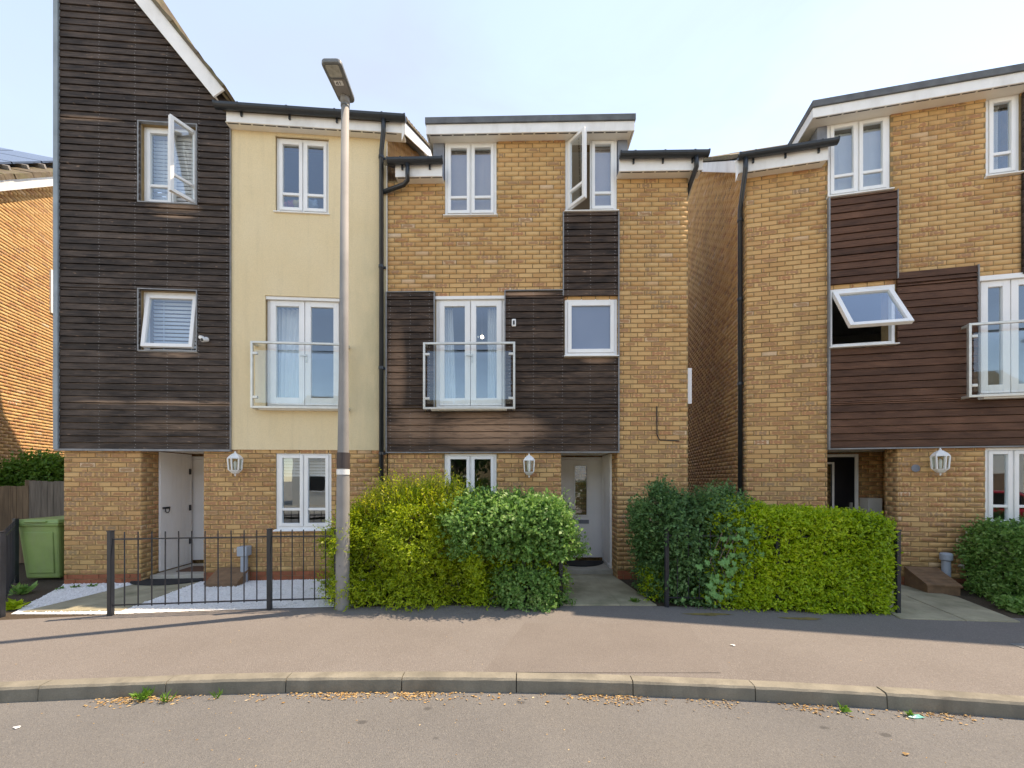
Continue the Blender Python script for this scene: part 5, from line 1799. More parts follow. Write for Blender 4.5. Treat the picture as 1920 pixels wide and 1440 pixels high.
# ================================================================== railings
def railing(name, label, xs_posts, nbars, post_h=0.99, yfun=rail_y, hide_last=False):
    x0 = xs_posts[0]
    r = empty(name, (x0, yfun(x0), 0), 0, label, 'railing', 'black garden railings')
    ox, oy = x0, yfun(x0)
    for x in xs_posts:
        mb = MB(); y = yfun(x) - oy
        mb.box(x - ox - 0.024, x - ox + 0.024, y - 0.024, y + 0.024, -0.03, post_h)
        mb.box(x - ox - 0.028, x - ox + 0.028, y - 0.028, y + 0.028, post_h + 0.0005, post_h + 0.012)
        mb.build('post', M['black_metal'], r, bevel=0.004)
    for a, b, n in zip(xs_posts, xs_posts[1:], nbars):
        A = Vector((a - ox, yfun(a) - oy, 0)); B = Vector((b - ox, yfun(b) - oy, 0))
        T = (B - A).normalized()
        for z in (0.12, 0.90):
            mb = MB(); mb.bar(A + T * 0.024 + Vector((0, 0, z)), B - T * 0.024 + Vector((0, 0, z)), 0.012, 0.016); mb.build('rail', M['black_metal'], r)
        for k in range(n):
            P = A + (B - A) * ((k + 1) / (n + 1))
            mb = MB(); mb.tube([(P.x, P.y, 0.10), (P.x + random.uniform(-0.002, 0.002), P.y, 0.985)], 0.0068, 8); mb.build('bar', M['black_metal'], r)
    return r
pA, pB = px_ground(225, 1148)[0], px_ground(511, 1140)[0]
railing('railing', 'black bar railing round the white gravel, running into the golden hedge', [pA, pB, pB + 0.80], [11, 5])
railing('railing', 'railing end post at the left side of the middle path under the green shrub', [0.15, 0.62], [3])
px3 = px_ground(1244, 1133)[0]
railing('railing', 'railing half buried in the clipped right hedge', [px3, px3 + 1.33, px_ground(1688, 1152)[0]], [9, 9])
def side_y(x):
    return 4.55 + (-(x + 5.95)) * 2.1
xq = px_ground(4, 1156)[0]
railing('railing', 'black railing at the left edge in front of the bin and fence', [xq, xq - 1.75], [11], yfun=lambda x: 4.555 + (xq - x) * 0.86)

# ================================================================== foliage
def leaves_mesh(name, P, D, size, aspect, mat, parent, jit=0.5, face=None):
    """P (n,3) leaf bases, D (n,3) leaf directions; one quad per leaf (kite)"""
    n = len(P)
    D = D + rng.normal(0, jit, D.shape)
    D /= np.linalg.norm(D, axis=1, keepdims=True)
    rv = rng.normal(size=(n, 3))
    if face is not None: rv = face + rv * 0.45
    S = np.cross(D, rv); S /= np.linalg.norm(S, axis=1, keepdims=True)
    Nn = np.cross(S, D)
    L = (size * (0.45 + 1.25 * rng.beta(1.6, 2.2, n)))[:, None]
    W = L * aspect * 0.5
    tip = P + D * L - Nn * L * 0.18
    mid = P + D * L * 0.45
    V = np.stack([P, mid + S * W, tip, mid - S * W], axis=1).reshape(-1, 3)
    Q = np.arange(4 * n).reshape(-1, 4)
    me = np_mesh(name, V, Q, mat)
    o = bpy.data.objects.new(name, me)
    link(o, parent)
    o['kind'] = 'stuff'
    return o

def lump(P, seed, f=3.0):
    """cheap smooth pseudo-noise in [-1,1]"""
    r = np.random.default_rng(seed)
    out = np.zeros(len(P))
    for k in range(5):
        w = r.normal(size=3) * f * (1 + 0.55 * k)
        out += np.sin(P @ w + r.uniform(0, 6.28)) / (1 + 0.6 * k)
    return out / 2.4

def box_surface(n, size, weights):
    """points and normals on front(-y), top, left, right, back of a box centred in x,y, base z=0"""
    w, d, h = size
    areas = np.array([w * h, w * d, d * h, d * h, w * h]) * np.array(weights)
    pick = rng.choice(5, n, p=areas / areas.sum())
    u, v = rng.uniform(-0.5, 0.5, n), rng.uniform(0, 1, n)
    P = np.zeros((n, 3)); Nn = np.zeros((n, 3))
    m = pick == 0; P[m] = np.c_[u[m] * w, np.full(m.sum(), -d / 2), v[m] * h]; Nn[m] = (0, -1, 0)
    m = pick == 1; P[m] = np.c_[u[m] * w, (v[m] - 0.5) * d, np.full(m.sum(), h)]; Nn[m] = (0, 0, 1)
    m = pick == 2; P[m] = np.c_[np.full(m.sum(), -w / 2), u[m] * d, v[m] * h]; Nn[m] = (-1, 0, 0)
    m = pick == 3; P[m] = np.c_[np.full(m.sum(), w / 2), u[m] * d, v[m] * h]; Nn[m] = (1, 0, 0)
    m = pick == 4; P[m] = np.c_[u[m] * w, np.full(m.sum(), d / 2), v[m] * h]; Nn[m] = (0, 1, 0)
    return P, Nn

def sprays(P, D, length, k, spread):
    """leaves along short shoots: returns bases and directions"""
    n = len(P)
    t = np.linspace(0.12, 1.0, k)
    L = (length * rng.uniform(0.5, 1.4, n))
    B = P[:, None, :] + D[:, None, :] * (t[None, :, None] * L[:, None, None])
    rv = rng.normal(size=(n, k, 3))
    Dl = D[:, None, :] * 0.40 + rv * spread
    return B.reshape(-1, 3), Dl.reshape(-1, 3)

def shoots_mesh(parent, P, D, L, mat, name='shoots', w=0.004):
    n = len(P)
    rv = rng.normal(size=(n, 3)); S = np.cross(D, rv); S /= np.linalg.norm(S, axis=1, keepdims=True)
    T = P + D * L[:, None]
    V = np.stack([P - S * w, P + S * w, T + S * w * 0.3, T - S * w * 0.3], axis=1).reshape(-1, 3)
    o = bpy.data.objects.new(name, np_mesh(name, V, np.arange(4 * n).reshape(-1, 4), mat))
    o['kind'] = 'stuff'
    return link(o, parent)

def rounded(P, size, p):
    w, d, h = size
    q = np.stack([np.abs(P[:, 0]) / (w / 2), np.abs(P[:, 1]) / (d / 2), np.clip(P[:, 2] - h / 2, 0, None) / (h / 2)], axis=1)
    k = np.clip((q ** p).sum(1) ** (1.0 / p), 1e-3, None)
    m = q.max(1)
    f = np.where(k > 1e-3, m / k, 1.0)
    out = P.copy()
    out[:, 0] *= f; out[:, 1] *= f
    out[:, 2] = np.where(P[:, 2] > h / 2, h / 2 + (P[:, 2] - h / 2) * f, P[:, 2])
    return out

def hedge(label, cat, cx, cy, size, n, leaf, aspect, mat, length=0.10, k=6, spread=0.5, lumpy=0.08, seed=1, rz=0.0,
          up=0.35, top_extra=None, shape=None, weights=(1, 1, 1, 1, 0.35), core=True, name='hedge', stems=7, inset=0.06, rnd=5.0, top_mat=None):
    e = empty(name, (cx, cy, 0), rz, label, cat)
    P, Nn = box_surface(n, size, weights)
    C = np.array([0, 0, size[2] * 0.5])
    lm = lump(P, seed)
    P = rounded(P, size, rnd)
    P = P + Nn * (lm * lumpy - inset)[:, None] - Nn * (rng.exponential(0.022, n))[:, None]
    if shape is not None:
        P = shape(P)
    D = Nn + rng.normal(0, 0.45, Nn.shape) + np.array([0, 0, up])
    D /= np.linalg.norm(D, axis=1, keepdims=True)
    B, Dl = sprays(P, D, length, k, spread)
    sel = B[:, 2] > 0.0
    B, Dl = B[sel], Dl[sel]
    face = np.repeat(Nn + np.array([0, -0.15, 0.45]), k, axis=0)[sel]
    leaves_mesh('foliage', B, Dl, leaf, aspect, mat, e, 0.25, face)
    if top_extra:
        m, ln, kk_, lf = top_extra
        w, d, h = size
        T = np.c_[rng.uniform(-w / 2, w / 2, m), rng.uniform(-d / 2, d / 2, m) * 0.9, np.full(m, h - 0.10)]
        T = rounded(T, size, rnd)
        if shape is not None: T = shape(T)
        DD = np.c_[rng.normal(0, 0.28, m), rng.normal(-0.1, 0.28, m), np.ones(m)]
        DD /= np.linalg.norm(DD, axis=1, keepdims=True)
        LL = ln * rng.uniform(0.35, 1.0, m) ** 1.4 * (0.75 + 0.5 * (lump(T, seed + 5, 2.2)))
        LL = np.clip(LL, 0.05, None)
        t = np.linspace(0.05, 1, kk_)
        BB = T[:, None, :] + DD[:, None, :] * (t[None, :, None] * LL[:, None, None])
        Dl2 = DD[:, None, :] * 0.7 + rng.normal(size=(m, kk_, 3)) * 0.55
        leaves_mesh('top_shoots', BB.reshape(-1, 3), Dl2.reshape(-1, 3), lf, aspect, top_mat or mat, e, 0.2, np.tile(np.array([0, -0.7, 0.7]), (m * kk_, 1)))
        shoots_mesh(e, T, DD, LL, M['twig'], 'shoot_stems', 0.0025)
    if core:
        w, d, h = size
        mb = MB()
        nx_, nz_ = 14, 7
        # twiggy heart: many crossing twigs
        m = int(900 * w)
        Pt = np.c_[rng.uniform(-w / 2 + 0.08, w / 2 - 0.08, m), rng.uniform(-d / 2 + 0.10, d / 2 - 0.08, m), rng.uniform(0.0, h * 0.85, m)]
        if shape is not None: Pt = shape(Pt)
        Dt = rng.normal(size=(m, 3)) + np.array([0, 0, 0.8]); Dt /= np.linalg.norm(Dt, axis=1, keepdims=True)
        shoots_mesh(e, Pt, Dt, rng.uniform(0.1, 0.25, m), M['bark'], 'twigs', 0.005)
        # bare and dead twigs poking out of the face
        m2 = int(110 * w)
        i2 = rng.integers(0, len(P), m2)
        D2 = Nn[i2] * 0.6 + rng.normal(0, 0.6, (m2, 3)) + np.array([0, 0, 0.5]); D2 /= np.linalg.norm(D2, axis=1, keepdims=True)
        shoots_mesh(e, P[i2] - Nn[i2] * 0.05, D2, rng.uniform(0.10, 0.24, m2), M['twig'], 'bare_twigs', 0.0035)
        m = int(3000 * w)
        Pi = np.c_[rng.uniform(-w / 2 + 0.1, w / 2 - 0.1, m), rng.uniform(-d / 2 + 0.12, d / 2 - 0.1, m), rng.uniform(0.02, h * 0.9, m)]
        Pi = rounded(Pi, size, rnd)
        if shape is not None: Pi = shape(Pi)
        leaves_mesh('inner_foliage', Pi, rng.normal(size=(m, 3)), leaf * 1.9, 0.8, mat, e, 0.1)
    for i in range(stems):
        w, d, h = size
        x = (i + 0.5) / stems * w - w / 2 + random.uniform(-0.05, 0.05)
        mb = MB(); mb.tube([(x, 0, -0.03), (x + random.uniform(-0.05, 0.05), random.uniform(-0.05, 0.05), h * 0.35), (x + random.uniform(-0.15, 0.15), random.uniform(-0.1, 0.1), h * 0.75)], 0.016, 7, 0.006)
        mb.build('stem', M['bark'], e)
    return e

# golden hedge left of the middle path
gx0, gx1 = px_ground(622, 1140)[0], px_ground(905, 1138)[0]
yh = 4.93
def gold_shape(P):
    P = P.copy()
    u = (P[:, 0] + (gx1 - gx0) / 2) / (gx1 - gx0)
    P[:, 2] *= 1.0 + 0.10 * np.sin(np.clip(u, 0, 1) * math.pi) - 0.12 * (u < 0.10)
    return P
hedge('bright golden green hedge with ragged feathery top behind the street lamp', 'hedge', (gx0 + gx1) / 2, yh + 0.42, (gx1 - gx0 + 0.2, 0.85, 1.20), 8200, 0.036, 0.36, M['leaf_olive'],
      0.18, 9, 0.36, 0.20, 3, 0, 0.35, top_extra=(1300, 0.66, 24, 0.030), shape=gold_shape, top_mat=M['leaf_gold'])
# olive lower continuation of the hedge below the green shrub
ox0, ox1 = px_ground(885, 1138)[0], px_ground(1044, 1138)[0]
hedge('lime hedge foot under the green cotoneaster-like shrub left of the middle path', 'hedge', (ox0 + ox1) / 2, yh + 0.42, (ox1 - ox0, 0.75, 0.90), 2200, 0.034, 0.42, M['leaf_lime'],
      0.16, 8, 0.42, 0.18, 8, 0, 0.2)
# green leafy shrub on top of it
def dome(cx_, pz, flare):
    def fnc(P):
        P = P.copy()
        return P
    return fnc
sx0, sx1 = px_ground(838, 1138)[0], px_ground(1075, 1138)[0]
e = hedge('loose green shrub with pale leaf edges beside the middle front door', 'shrub', (sx0 + sx1) / 2 + 0.02, yh + 0.28, (sx1 - sx0 + 0.10, 0.80, 0.74), 4300, 0.046, 0.58, M['leaf_green'],
          0.20, 8, 0.5, 0.22, 21, 0, 0.15, top_extra=(90, 0.36, 12, 0.044), name='shrub', stems=4, inset=0.12, rnd=3.2)
for c in e.children:
    if c.name.split('.')[0] != 'stem':
        c.location.z = 0.60
    else:
        c.location.z = 0.0
        c.scale.z = 2.2
hedge('low dark green sprawl at the foot of the hedge by the middle path post', 'shrub', px_ground(990, 1138)[0], yh + 0.12, (0.95, 0.46, 0.52), 1300, 0.042, 0.60, M['leaf_green'],
      0.14, 7, 0.5, 0.16, 31, 0, 0.2, name='shrub', stems=2, rnd=2.2)
# dark shrub right of the middle path
dx0, dx1 = px_ground(1222, 1135)[0], px_ground(1412, 1135)[0]
def dark_shape(P):
    P = P.copy()
    k = np.clip(P[:, 2] / 1.25, 0, 1)
    P[:, 0] *= 0.72 + 0.40 * k
    P[:, 1] -= 0.10 * k
    return P
hedge('dark green overgrown shrub right of the middle path with a stray top sprig', 'shrub', (dx0 + dx1) / 2 + 0.05, 5.38, (dx1 - dx0 - 0.05, 0.90, 1.42), 5200, 0.044, 0.52, M['leaf_dark'],
      0.19, 8, 0.5, 0.20, 41, -0.05, 0.1, top_extra=(36, 0.30, 12, 0.042), shape=dark_shape, name='shrub', stems=5, rnd=3.2)
hedge('small yellow green fern-like weed at the right edge of the middle path', 'plant', px_ground(1218, 1118)[0], 5.25, (0.26, 0.3, 0.42), 260, 0.03, 0.4, M['leaf_lime'],
      0.14, 8, 0.35, 0.05, 47, 0, 0.6, name='plant', stems=2, core=False)
# clipped lime hedge in front of the right house
hx0, hx1 = px_ground(1390, 1150)[0], px_ground(1686, 1152)[0]
ang = math.atan2(rail_y(hx1) - rail_y(hx0), hx1 - hx0)
def clip_shape(P):
    P = P.copy()
    P[:, 2] *= 1.0 + 0.04 * np.clip(-P[:, 0], -1, 1)
    return P
hedge('neatly clipped lime green box hedge in front of the right house', 'hedge', (hx0 + hx1) / 2, (rail_y(hx0) + rail_y(hx1)) / 2 + 0.35, (hx1 - hx0 + 0.06, 0.80, 1.18), 9600, 0.037, 0.5, M['leaf_lime'],
      0.10, 8, 0.5, 0.06, 51, ang, 0.25, shape=clip_shape, rnd=9.0)
mx0, mx1 = px_ground(1335, 1145)[0], px_ground(1470, 1148)[0]
hedge('shaggy olive hedge between dark shrub and the clipped hedge', 'hedge', (mx0 + mx1) / 2, rail_y((mx0 + mx1) / 2) + 0.40, (mx1 - mx0, 0.80, 1.28), 3400, 0.036, 0.45, M['leaf_lime'],
      0.13, 8, 0.45, 0.12, 57, ang * 0.7, 0.2, top_extra=(60, 0.2, 10, 0.028))
# ivy: large leaves, each its own object
iv = empty('ivy', (px_ground(1350, 1140)[0], rail_y(2.6) - 0.06, 0), 0, 'patch of broad pale ivy leaves climbing between dark shrub and shaggy hedge', 'plant')
def ivy_mesh():
    pts = [(0, -0.1), (0.38, -0.32), (0.62, 0.05), (0.42, 0.25), (0.5, 0.6), (0.2, 0.55), (0, 1.0), (-0.2, 0.55), (-0.5, 0.6), (-0.42, 0.25), (-0.62, 0.05), (-0.38, -0.32)]
    me = bpy.data.meshes.new('ivy_leaf')
    vs = [(x * 0.075, -0.012 * (1 - abs(x)) - 0.01 * y, -y * 0.075) for x, y in pts] + [(0, -0.022, -0.02)]
    n = len(pts)
    me.from_pydata(vs, [], [(i, (i + 1) % n, n) for i in range(n)])
    me.materials.append(M['leaf_ivy'])
    return me
ivm = ivy_mesh()
for i in range(78):
    t = random.random()
    px_ = 1318 + random.gauss(0, 22) + 55 * (1 - t) + 20
    py_ = 960 + 165 * (t ** 0.8)
    yy = rail_y(2.6) - 0.10 + random.uniform(-0.03, 0.10)
    X = (px_ - CX) / F * yy; Z = EYE - (py_ - HZ) / F * yy
    o = bpy.data.objects.new('leaf', ivm); link(o, iv)
    o.location = (X - iv.location.x, yy - iv.location.y, Z)
    o.rotation_euler = (random.uniform(-0.5, 0.2), random.uniform(-0.7, 0.7), random.uniform(-0.6, 0.6))
    s_ = random.uniform(0.6, 1.05); o.scale = (s_, s_, s_)
for i in range(4):
    a = random.uniform(-0.15, 0.2)
    mb = MB(); mb.tube([(a, 0.05, 0.0), (a + 0.05, 0.03, 0.3), (a - 0.08, 0.02, 0.6), (a + 0.06, 0.0, 0.95)], 0.006, 6); mb.build('vine', M['twig'], iv)
# right edge shrub with bare branches
rx = px_ground(1900, 1140)[0]
e = hedge('dense green shrub with bare grey branches at the right edge', 'shrub', 7.10, 5.10, (1.30, 0.90, 0.98), 3800, 0.040, 0.6, M['leaf_green'],
          0.14, 8, 0.5, 0.12, 61, -0.3, 0.15, name='shrub', stems=4)
for i in range(7):
    a = random.uniform(-0.4, 0.0); zz = random.uniform(0.15, 0.6)
    mb = MB(); mb.tube([(a + 0.25, 0.0, zz - 0.1), (a, -0.40, zz), (a - 0.18, -0.52, zz + random.uniform(-0.08, 0.14)), (a - 0.30, -0.58, zz + random.uniform(-0.05, 0.25))], 0.012, 7, 0.004); mb.build('branch', M['twig'], e)
hedge('low green ground cover spreading below the right edge shrub', 'plant', 6.45, 4.66, (0.8, 0.4, 0.12), 600, 0.045, 0.6, M['leaf_green'], 0.08, 6, 0.5, 0.05, 66, -0.3, 0.3, name='plant', stems=2, core=False)
# shrub behind the timber fence
hedge('leafy green bush rising above the timber fence at the far left', 'shrub', (75 - CX) / F * 8.3, 8.5, (0.95, 0.8, 2.12), 2000, 0.06, 0.6, M['leaf_weed'], 0.2, 8, 0.5, 0.2, 71, 0, 0.2, name='shrub', stems=4)
hedge('smaller bush at the left picture edge above the brown fence boards', 'shrub', (5 - CX) / F * 8.2, 8.3, (0.8, 0.7, 1.80), 1300, 0.055, 0.6, M['leaf_weed'], 0.2, 8, 0.5, 0.15, 73, 0, 0.2, name='shrub', stems=3)

# small weeds and border plants
def tuft(px, py, n, h, lf, mat, label, spread=0.6, z=0.0, cat='weed', name='weed', asp=0.22):
    x, y = px_ground(px, py, z)
    e = empty(name, (x, y, z), 0, label, cat)
    P = np.zeros((n, 3)); P[:, :2] = rng.normal(0, lf * 0.35, (n, 2)); P[:, 2] = rng.uniform(0, h * 0.6, n)
    D = np.c_[rng.normal(0, spread, n), rng.normal(0, spread, n), np.ones(n)]
    leaves_mesh('leaves', P, D, lf, asp, mat, e, 0.1)
    mb = MB()
    for i in range(3): mb.tube([(0, 0, -0.01), (random.uniform(-.02, .02), random.uniform(-.02, .02), h * 0.6)], 0.003, 5)
    mb.build('stalk', mat, e)
    return e
tuft(268, 1313, 46, 0.05, 0.062, M['leaf_weed'], 'larger grass tuft growing in the gutter against the kerb', 0.9, -0.108)
tuft(312, 1316, 26, 0.04, 0.05, M['leaf_weed'], 'smaller grass tuft right beside the larger one at the kerb', 1.0, -0.108)
tuft(408, 1309, 10, 0.04, 0.055, M['leaf_weed'], 'tiny single weed sprig at the kerb left of the lamp post', 0.8, -0.108)
tuft(1581, 1333, 26, 0.03, 0.035, M['leaf_weed'], 'small round leaved weed at the kerb on the right', 0.9, -0.108, asp=0.7)
tuft(1706, 1343, 16, 0.03, 0.03, M['leaf_weed'], 'small weed beside the turquoise scrap at the kerb', 0.9, -0.108, asp=0.7)
tuft(42, 1114, 90, 0.10, 0.11, M['leaf_green'], 'dark leafy rosette plant on the gravel in front of the bin', 1.0, 0, 'plant', 'plant', 0.4)
tuft(28, 1142, 110, 0.08, 0.075, M['leaf_lime'], 'bright lime low plant at the left end of the gravel', 1.0, 0, 'plant', 'plant', 0.5)
for i, (a, b) in enumerate(((112, 1105), (140, 1102), (170, 1100))):
    tuft(a, b, 24, 0.015, 0.05, M['leaf_green'], ['flat creeping weed on gravel nearest the bin', 'flat creeping weed on gravel between two others by the brick pier', 'flat creeping weed on gravel below the brick pier centre'][i], 2.2, 0.0, asp=0.5)
tuft(1072, 1136, 18, 0.02, 0.05, M['leaf_weed'], 'weed at the left front corner of the middle path', 1.0)
tuft(1190, 1130, 40, 0.03, 0.07, M['leaf_weed'], 'weed clump at the right front corner of the middle path', 1.0)

# dry litter in the gutter
MBd = MB()
spots = [(230, 1318, 60, 160), (320, 1314, 30, 50), (640, 1309, 70, 160), (780, 1307, 60, 150), (1160, 1313, 80, 190), (1340, 1322, 60, 60), (1530, 1333, 60, 80), (1790, 1353, 70, 90), (900, 1307, 300, 120), (500, 1311, 200, 60), (1650, 1343, 200, 70)]
for (px_, py_, sp_, n_) in spots:
    for i in range(int(n_ * 1.2)):
        qx = px_ + random.gauss(0, sp_ * 0.5)
        x = px_ground(qx, py_, -0.108)[0]
        y = kerb_y(x) - abs(random.gauss(0, 0.06)) - 0.005
        r = random.uniform(0.004, 0.018); a = random.uniform(0, 3.14); k = random.uniform(0.15, 0.6)
        ca, sa = math.cos(a) * r, math.sin(a) * r
        z = -0.106 + random.uniform(0.0, 0.006)
        MBd.add([(x + ca, y + sa, z), (x - sa * k, y + ca * k, z + 0.003), (x - ca, y - sa, z + random.uniform(0, 0.005)), (x + sa * k, y - ca * k, z)], [(0, 1, 2, 3)])
for i in range(260):
    x = random.uniform(-4.5, 4.2); y = random.choice((random.uniform(2.2, 3.1), random.uniform(3.3, 4.8)))
    zz = -0.106 if y < kerb_y(x) else 0.002
    if kerb_y(x) - 0.02 < y < kerb_y(x) + 0.16: continue
    r = random.uniform(0.003, 0.009); a = random.uniform(0, 3.14)
    MBd.add([(x + r * math.cos(a), y + r * math.sin(a), zz), (x - 0.4 * r * math.sin(a), y + 0.4 * r * math.cos(a), zz + 0.002), (x - r * math.cos(a), y - r * math.sin(a), zz), (x + 0.4 * r * math.sin(a), y - 0.4 * r * math.cos(a), zz)], [(0, 1, 2, 3)])
tag(MBd.build('dry_litter', M['straw']), 'dry brown leaf and blossom litter along the kerb', 'litter', kind='stuff')
# scraps
M['teal'] = simple('teal_plastic', (0.16, 0.52, 0.42), 0.4, 0.15, 30)
M['paper'] = simple('white_paper', (0.72, 0.71, 0.68), 0.8, 0.05, 30)
def scrap(px, py, z, r, mat, label, seed_):
    x, y = px_ground(px, py, z)
    rr = random.Random(seed_)
    mb = MB()
    n = 9
    pts = [(r * rr.uniform(0.4, 1) * math.cos(6.28 * k / n) * 1.6, r * rr.uniform(0.4, 1) * math.sin(6.28 * k / n) * 0.8) for k in range(n)]
    vs = [(a, b, rr.uniform(0.002, 0.012)) for a, b in pts] + [(0, 0, 0.014)]
    mb.add(vs, [(k, (k + 1) % n, n) for k in range(n)])
    o = mb.build('litter_scrap', mat, None, loc=(x, y, z + 0.002))
    tag(o, label, 'litter')
scrap(1718, 1345, -0.108, 0.045, M['teal'], 'crumpled turquoise plastic scrap lying at the kerb', 3)
scrap(1374, 1211, 0.0, 0.020, M['paper'], 'white scrap on the sunlit pavement in front of the right hedge', 4)
scrap(31, 1366, -0.108, 0.018, M['paper'], 'pale leaf scrap on the road near the left edge', 5)
scrap(1698, 1416, -0.108, 0.018, M['straw'], 'dry leaf on the road near the bottom right', 6)
# utility cover cut by the right edge
x, y = px_ground(1932, 1214)
mb = MB(); mb.box(x - 0.10, x + 0.2, y - 0.10, y + 0.08, -0.01, 0.006); o = mb.build('utility_cover', M['lamp_head']); tag(o, 'small grey metal utility cover in the pavement at the right edge', 'cover')
# moss streak on pavement edge
for (px_, py_, w_) in ((1330, 1152, 0.34), (1500, 1160, 0.30)):
    x, y = px_ground(px_, py_)
    mb = MB()
    n = 22
    ring_ = [(w_ * random.uniform(0.55, 1) * math.cos(6.28 * k / n), 0.055 * random.uniform(0.4, 1) * math.sin(6.28 * k / n)) for k in range(n)]
    mb.add([(a, b, 0) for a, b in ring_], [tuple(range(n))])
    o = mb.build('moss_patch', M['moss'], None, loc=(x, y, 0.004), rot=(0, 0, -0.05)); tag(o, ['thin brown moss patch below the dark shrub', 'thin brown moss patch below the clipped hedge'][px_ > 1400], 'moss', kind='stuff')

# ceiling pendant in the middle house first-floor room (lit in the photograph)
s, z = FM.at(904, 632, 1.2)
wp = FM.w(s, 1.2, z)
e = empty('pendant_lamp', wp, 0, 'lit sparkling pendant lamp seen through the middle balcony door', 'lamp')
m_, nt_, bs_e, out_ = new_mat('lit_bulb')
bs_e.inputs['Emission Color'].default_value = (1, 0.95, 0.85, 1); bs_e.inputs['Emission Strength'].default_value = 6.0
mb = MB(); mb.lathe([(0.005, -0.03), (0.028, -0.012), (0.03, 0.008), (0.01, 0.03)], 12); mb.build('bulb', m_, e, smooth=True)
mb = MB(); mb.tube([(0, 0, 0.03), (0, 0, 0.55)], 0.005, 6); mb.build('flex', M['white_plastic'], e)
for k in range(10):
    a = k * 0.628
    mb = MB(); mb.lathe([(0.002, -0.02), (0.010, 0), (0.002, 0.02)], 6, (0.11 * math.cos(a), 0.11 * math.sin(a), random.uniform(-0.06, 0.06))); mb.build('crystal', M['glass'], e)
# soft toys on the cream wall window sill
for i, (px_, py_, r, c) in enumerate(((533, 385, 0.055, (0.75, 0.3, 0.35)), (545, 383, 0.06, (0.65, 0.2, 0.3)), (587, 385, 0.085, (0.45, 0.6, 0.75)), (556, 382, 0.06, (0.8, 0.6, 0.25)))):
    s, z = FL.at(px_, py_, 0.22)
    w = FL.w(s, 0.22, z)
    e = empty('soft_toy', w, 0, ['pink soft toy behind the left pane of the cream wall window', 'red soft toy beside the pink one behind the left pane', 'blue soft toy behind the right pane of the cream wall window', 'yellow soft toy at the centre of the cream wall window'][i], 'toy')
    mt = simple('toy_cloth', c, 0.9, 0.1, 20)
    mb = MB(); mb.lathe([(0.3 * r, -r), (0.9 * r, -0.5 * r), (r, 0), (0.75 * r, 0.5 * r), (0.2 * r, 0.85 * r)], 12); mb.build('body', mt, e, smooth=True)
    for q in (-1, 1):
        mb = MB(); mb.lathe([(0.1 * r, 0.3 * r), (0.35 * r, 0.6 * r), (0.3 * r, 0.95 * r), (0.05 * r, 1.1 * r)], 8, (q * 0.55 * r, 0, 0)); mb.build('ear', mt, e, smooth=True)

# ================================================================== across the road (seen only as reflections in the panes)
def tree(x, y, h, label, n=2600, r=2.2):
    e = empty('street_tree', (x, y, -0.15), 0, label, 'tree', 'trees across the road')
    mb = MB(); mb.tube([(0, 0, -0.1), (0.05, 0.02, h * 0.3), (-0.05, 0.1, h * 0.6), (0.1, 0, h * 0.9)], 0.16, 10, 0.03)
    for k in range(7):
        a = k * 0.9; z = h * (0.3 + 0.07 * k)
        mb.tube([(0, 0, z), (math.cos(a) * r * 0.45, math.sin(a) * r * 0.45, z + h * 0.12), (math.cos(a) * r * 0.8, math.sin(a) * r * 0.8, z + h * 0.16)], 0.05, 6, 0.015)
    mb.build('trunk', M['bark'], e)
    cl = rng.normal(size=(26, 3)); cl /= np.linalg.norm(cl, axis=1, keepdims=True)
    cl *= rng.uniform(0.35, 1.0, (26, 1)) * np.array([r, r, h * 0.30]); cl[:, 2] += h * 0.66
    P = cl[rng.integers(0, 26, n)] * 1.0 + rng.normal(0, r * 0.22, (n, 3))
    leaves_mesh('crown', P, rng.normal(size=(n, 3)), 0.22, 0.7, M['leaf_tree'], e, 0.1)
tree(-3.4, -7.0, 5.6, 'leafy street tree mirrored in the left balcony door', r=1.5)
tree(-0.9, -6.2, 5.0, 'leafy street tree mirrored in the middle balcony door', r=1.3)
tree(8.5, -9.0, 4.6, 'leafy street tree mirrored in the right balcony door', r=1.6)

# opposite side of the street: hedge, houses, a parked red car
sheet('pavement', [(x, kerb_y(x) - 7.5) for x in XS] + [(x, kerb_y(x) - 9.3) for x in reversed(XS)], -0.02, M['pavement'])
def far_house(cx, label, mat, depth=7.0):
    e = empty('terraced_house', (cx, -16.0, -0.15), 0, label, 'house', 'houses across the road')
    mb = MB(); mb.box(-3.0, 3.0, -depth, 0, 0, 5.6); mb.build('wall', mat, e)
    mb = MB(); mb.prism_x([(0.4, 5.5), (-depth - 0.4, 5.5), (-depth / 2, 8.3)], -3.1, 3.1); mb.build('roof', M['tile'], e)
    for (x, z, w, h) in ((-1.5, 0.9, 1.4, 1.2), (-1.5, 3.4, 1.4, 1.2), (1.5, 3.4, 1.2, 1.2)):
        mb = MB(); ring(mb, x - w / 2, x + w / 2, z, z + h, 0.08, 0.0, 0.06); v = mb.build('window', M['upvc'], e)
        mb = MB(); mb.box(x - w / 2 + 0.08, x + w / 2 - 0.08, 0.01, 0.02, z + 0.08, z + h - 0.08); mb.build('pane', M['door_dark'], v)
    mb = MB(); mb.box(1.1, 2.0, 0.0, 0.05, 0.1, 2.1); mb.build('door', M['meter'], e)
far_house(-9.0, 'pale rendered house across the road, reflected in the left house panes', M['pale_render'])
far_house(-2.6, 'brick house across the road, reflected behind the tree in the middle ground floor window', M['mortar'])
far_house(3.8, 'pale rendered house across the road, reflected in the middle door glass', M['pale_render'])
far_house(10.4, 'brick house across the road, reflected in the right ground floor window', M['mortar'])
far_house(17.0, 'pale rendered house across the road at the far right, reflected in the right window', M['pale_render'])
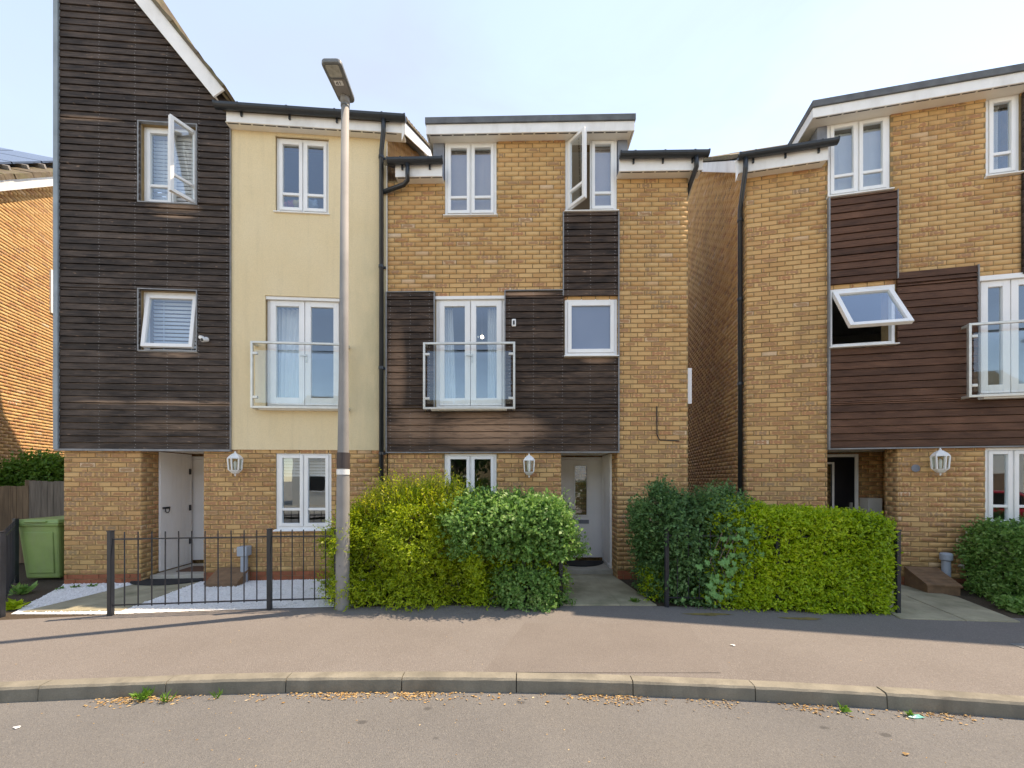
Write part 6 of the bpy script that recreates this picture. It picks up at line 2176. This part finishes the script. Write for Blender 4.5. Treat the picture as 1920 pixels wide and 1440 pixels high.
hedge('dark hedge across the road, reflected in the ground floor panes', 'hedge', 0.5, -8.6, (14, 0.9, 1.4), 3600, 0.12, 0.6, M['leaf_tree'], 0.25, 6, 0.5, 0.15, 91, 0, 0.2, core=False, stems=12, weights=(0.3, 1, 1, 1, 1.5))
M['car_red'] = simple('red_car_paint', (0.42, 0.012, 0.02), 0.18, 0.05, 3)
car = empty('parked_car', (10.9, -1.9, -0.108), R(8), 'red parked car, mirrored in the right house ground floor window', 'car')
mb = MB(); mb.prism([(-2.0, 0.25), (2.0, 0.25), (2.05, 0.55), (1.9, 0.78), (0.95, 0.92), (-1.75, 0.95), (-2.02, 0.75)], -0.85, 0.85); mb.build('body', M['car_red'], car, bevel=0.07)
mb = MB(); mb.prism([(-1.70, 0.94), (0.95, 0.91), (0.25, 1.40), (-1.15, 1.43)], -0.70, 0.70); mb.build('cabin', M['car_red'], car, bevel=0.06)
for sgn in (-1, 1):
    y_ = 0.705 * sgn
    mb = MB(); mb.prism([(-1.45, 0.98), (0.70, 0.97), (0.20, 1.34), (-1.08, 1.36)], min(y_, y_ + 0.012 * sgn), max(y_, y_ + 0.012 * sgn)); mb.build('side_window', M['door_dark'], car)
    for x_ in (-1.25, 1.25):
        mb = MB(); mb.tube([(x_, 0.68 * sgn, 0.30), (x_, 0.88 * sgn, 0.30)], 0.30, 22); w_ = mb.build('wheel', M['mat'], car)
        mb = MB(); mb.tube([(x_, 0.875 * sgn, 0.30), (x_, 0.89 * sgn, 0.30)], 0.18, 16); mb.build('hubcap', M['steel'], w_)
    mb = MB(); mb.box(1.93, 2.04, min(0.5 * sgn, 0.8 * sgn), max(0.5 * sgn, 0.8 * sgn), 0.58, 0.72); mb.build('headlight', M['lens'], car, bevel=0.02)
mb = MB(); mb.add([(0.97, -0.62, 0.935), (0.97, 0.62, 0.935), (0.29, 0.58, 1.385), (0.29, -0.58, 1.385)], [(0, 1, 2, 3)]); mb.v = [(x + 0.02, y, z + 0.012) for x, y, z in mb.v]; mb.build('windscreen', M['door_dark'], car)
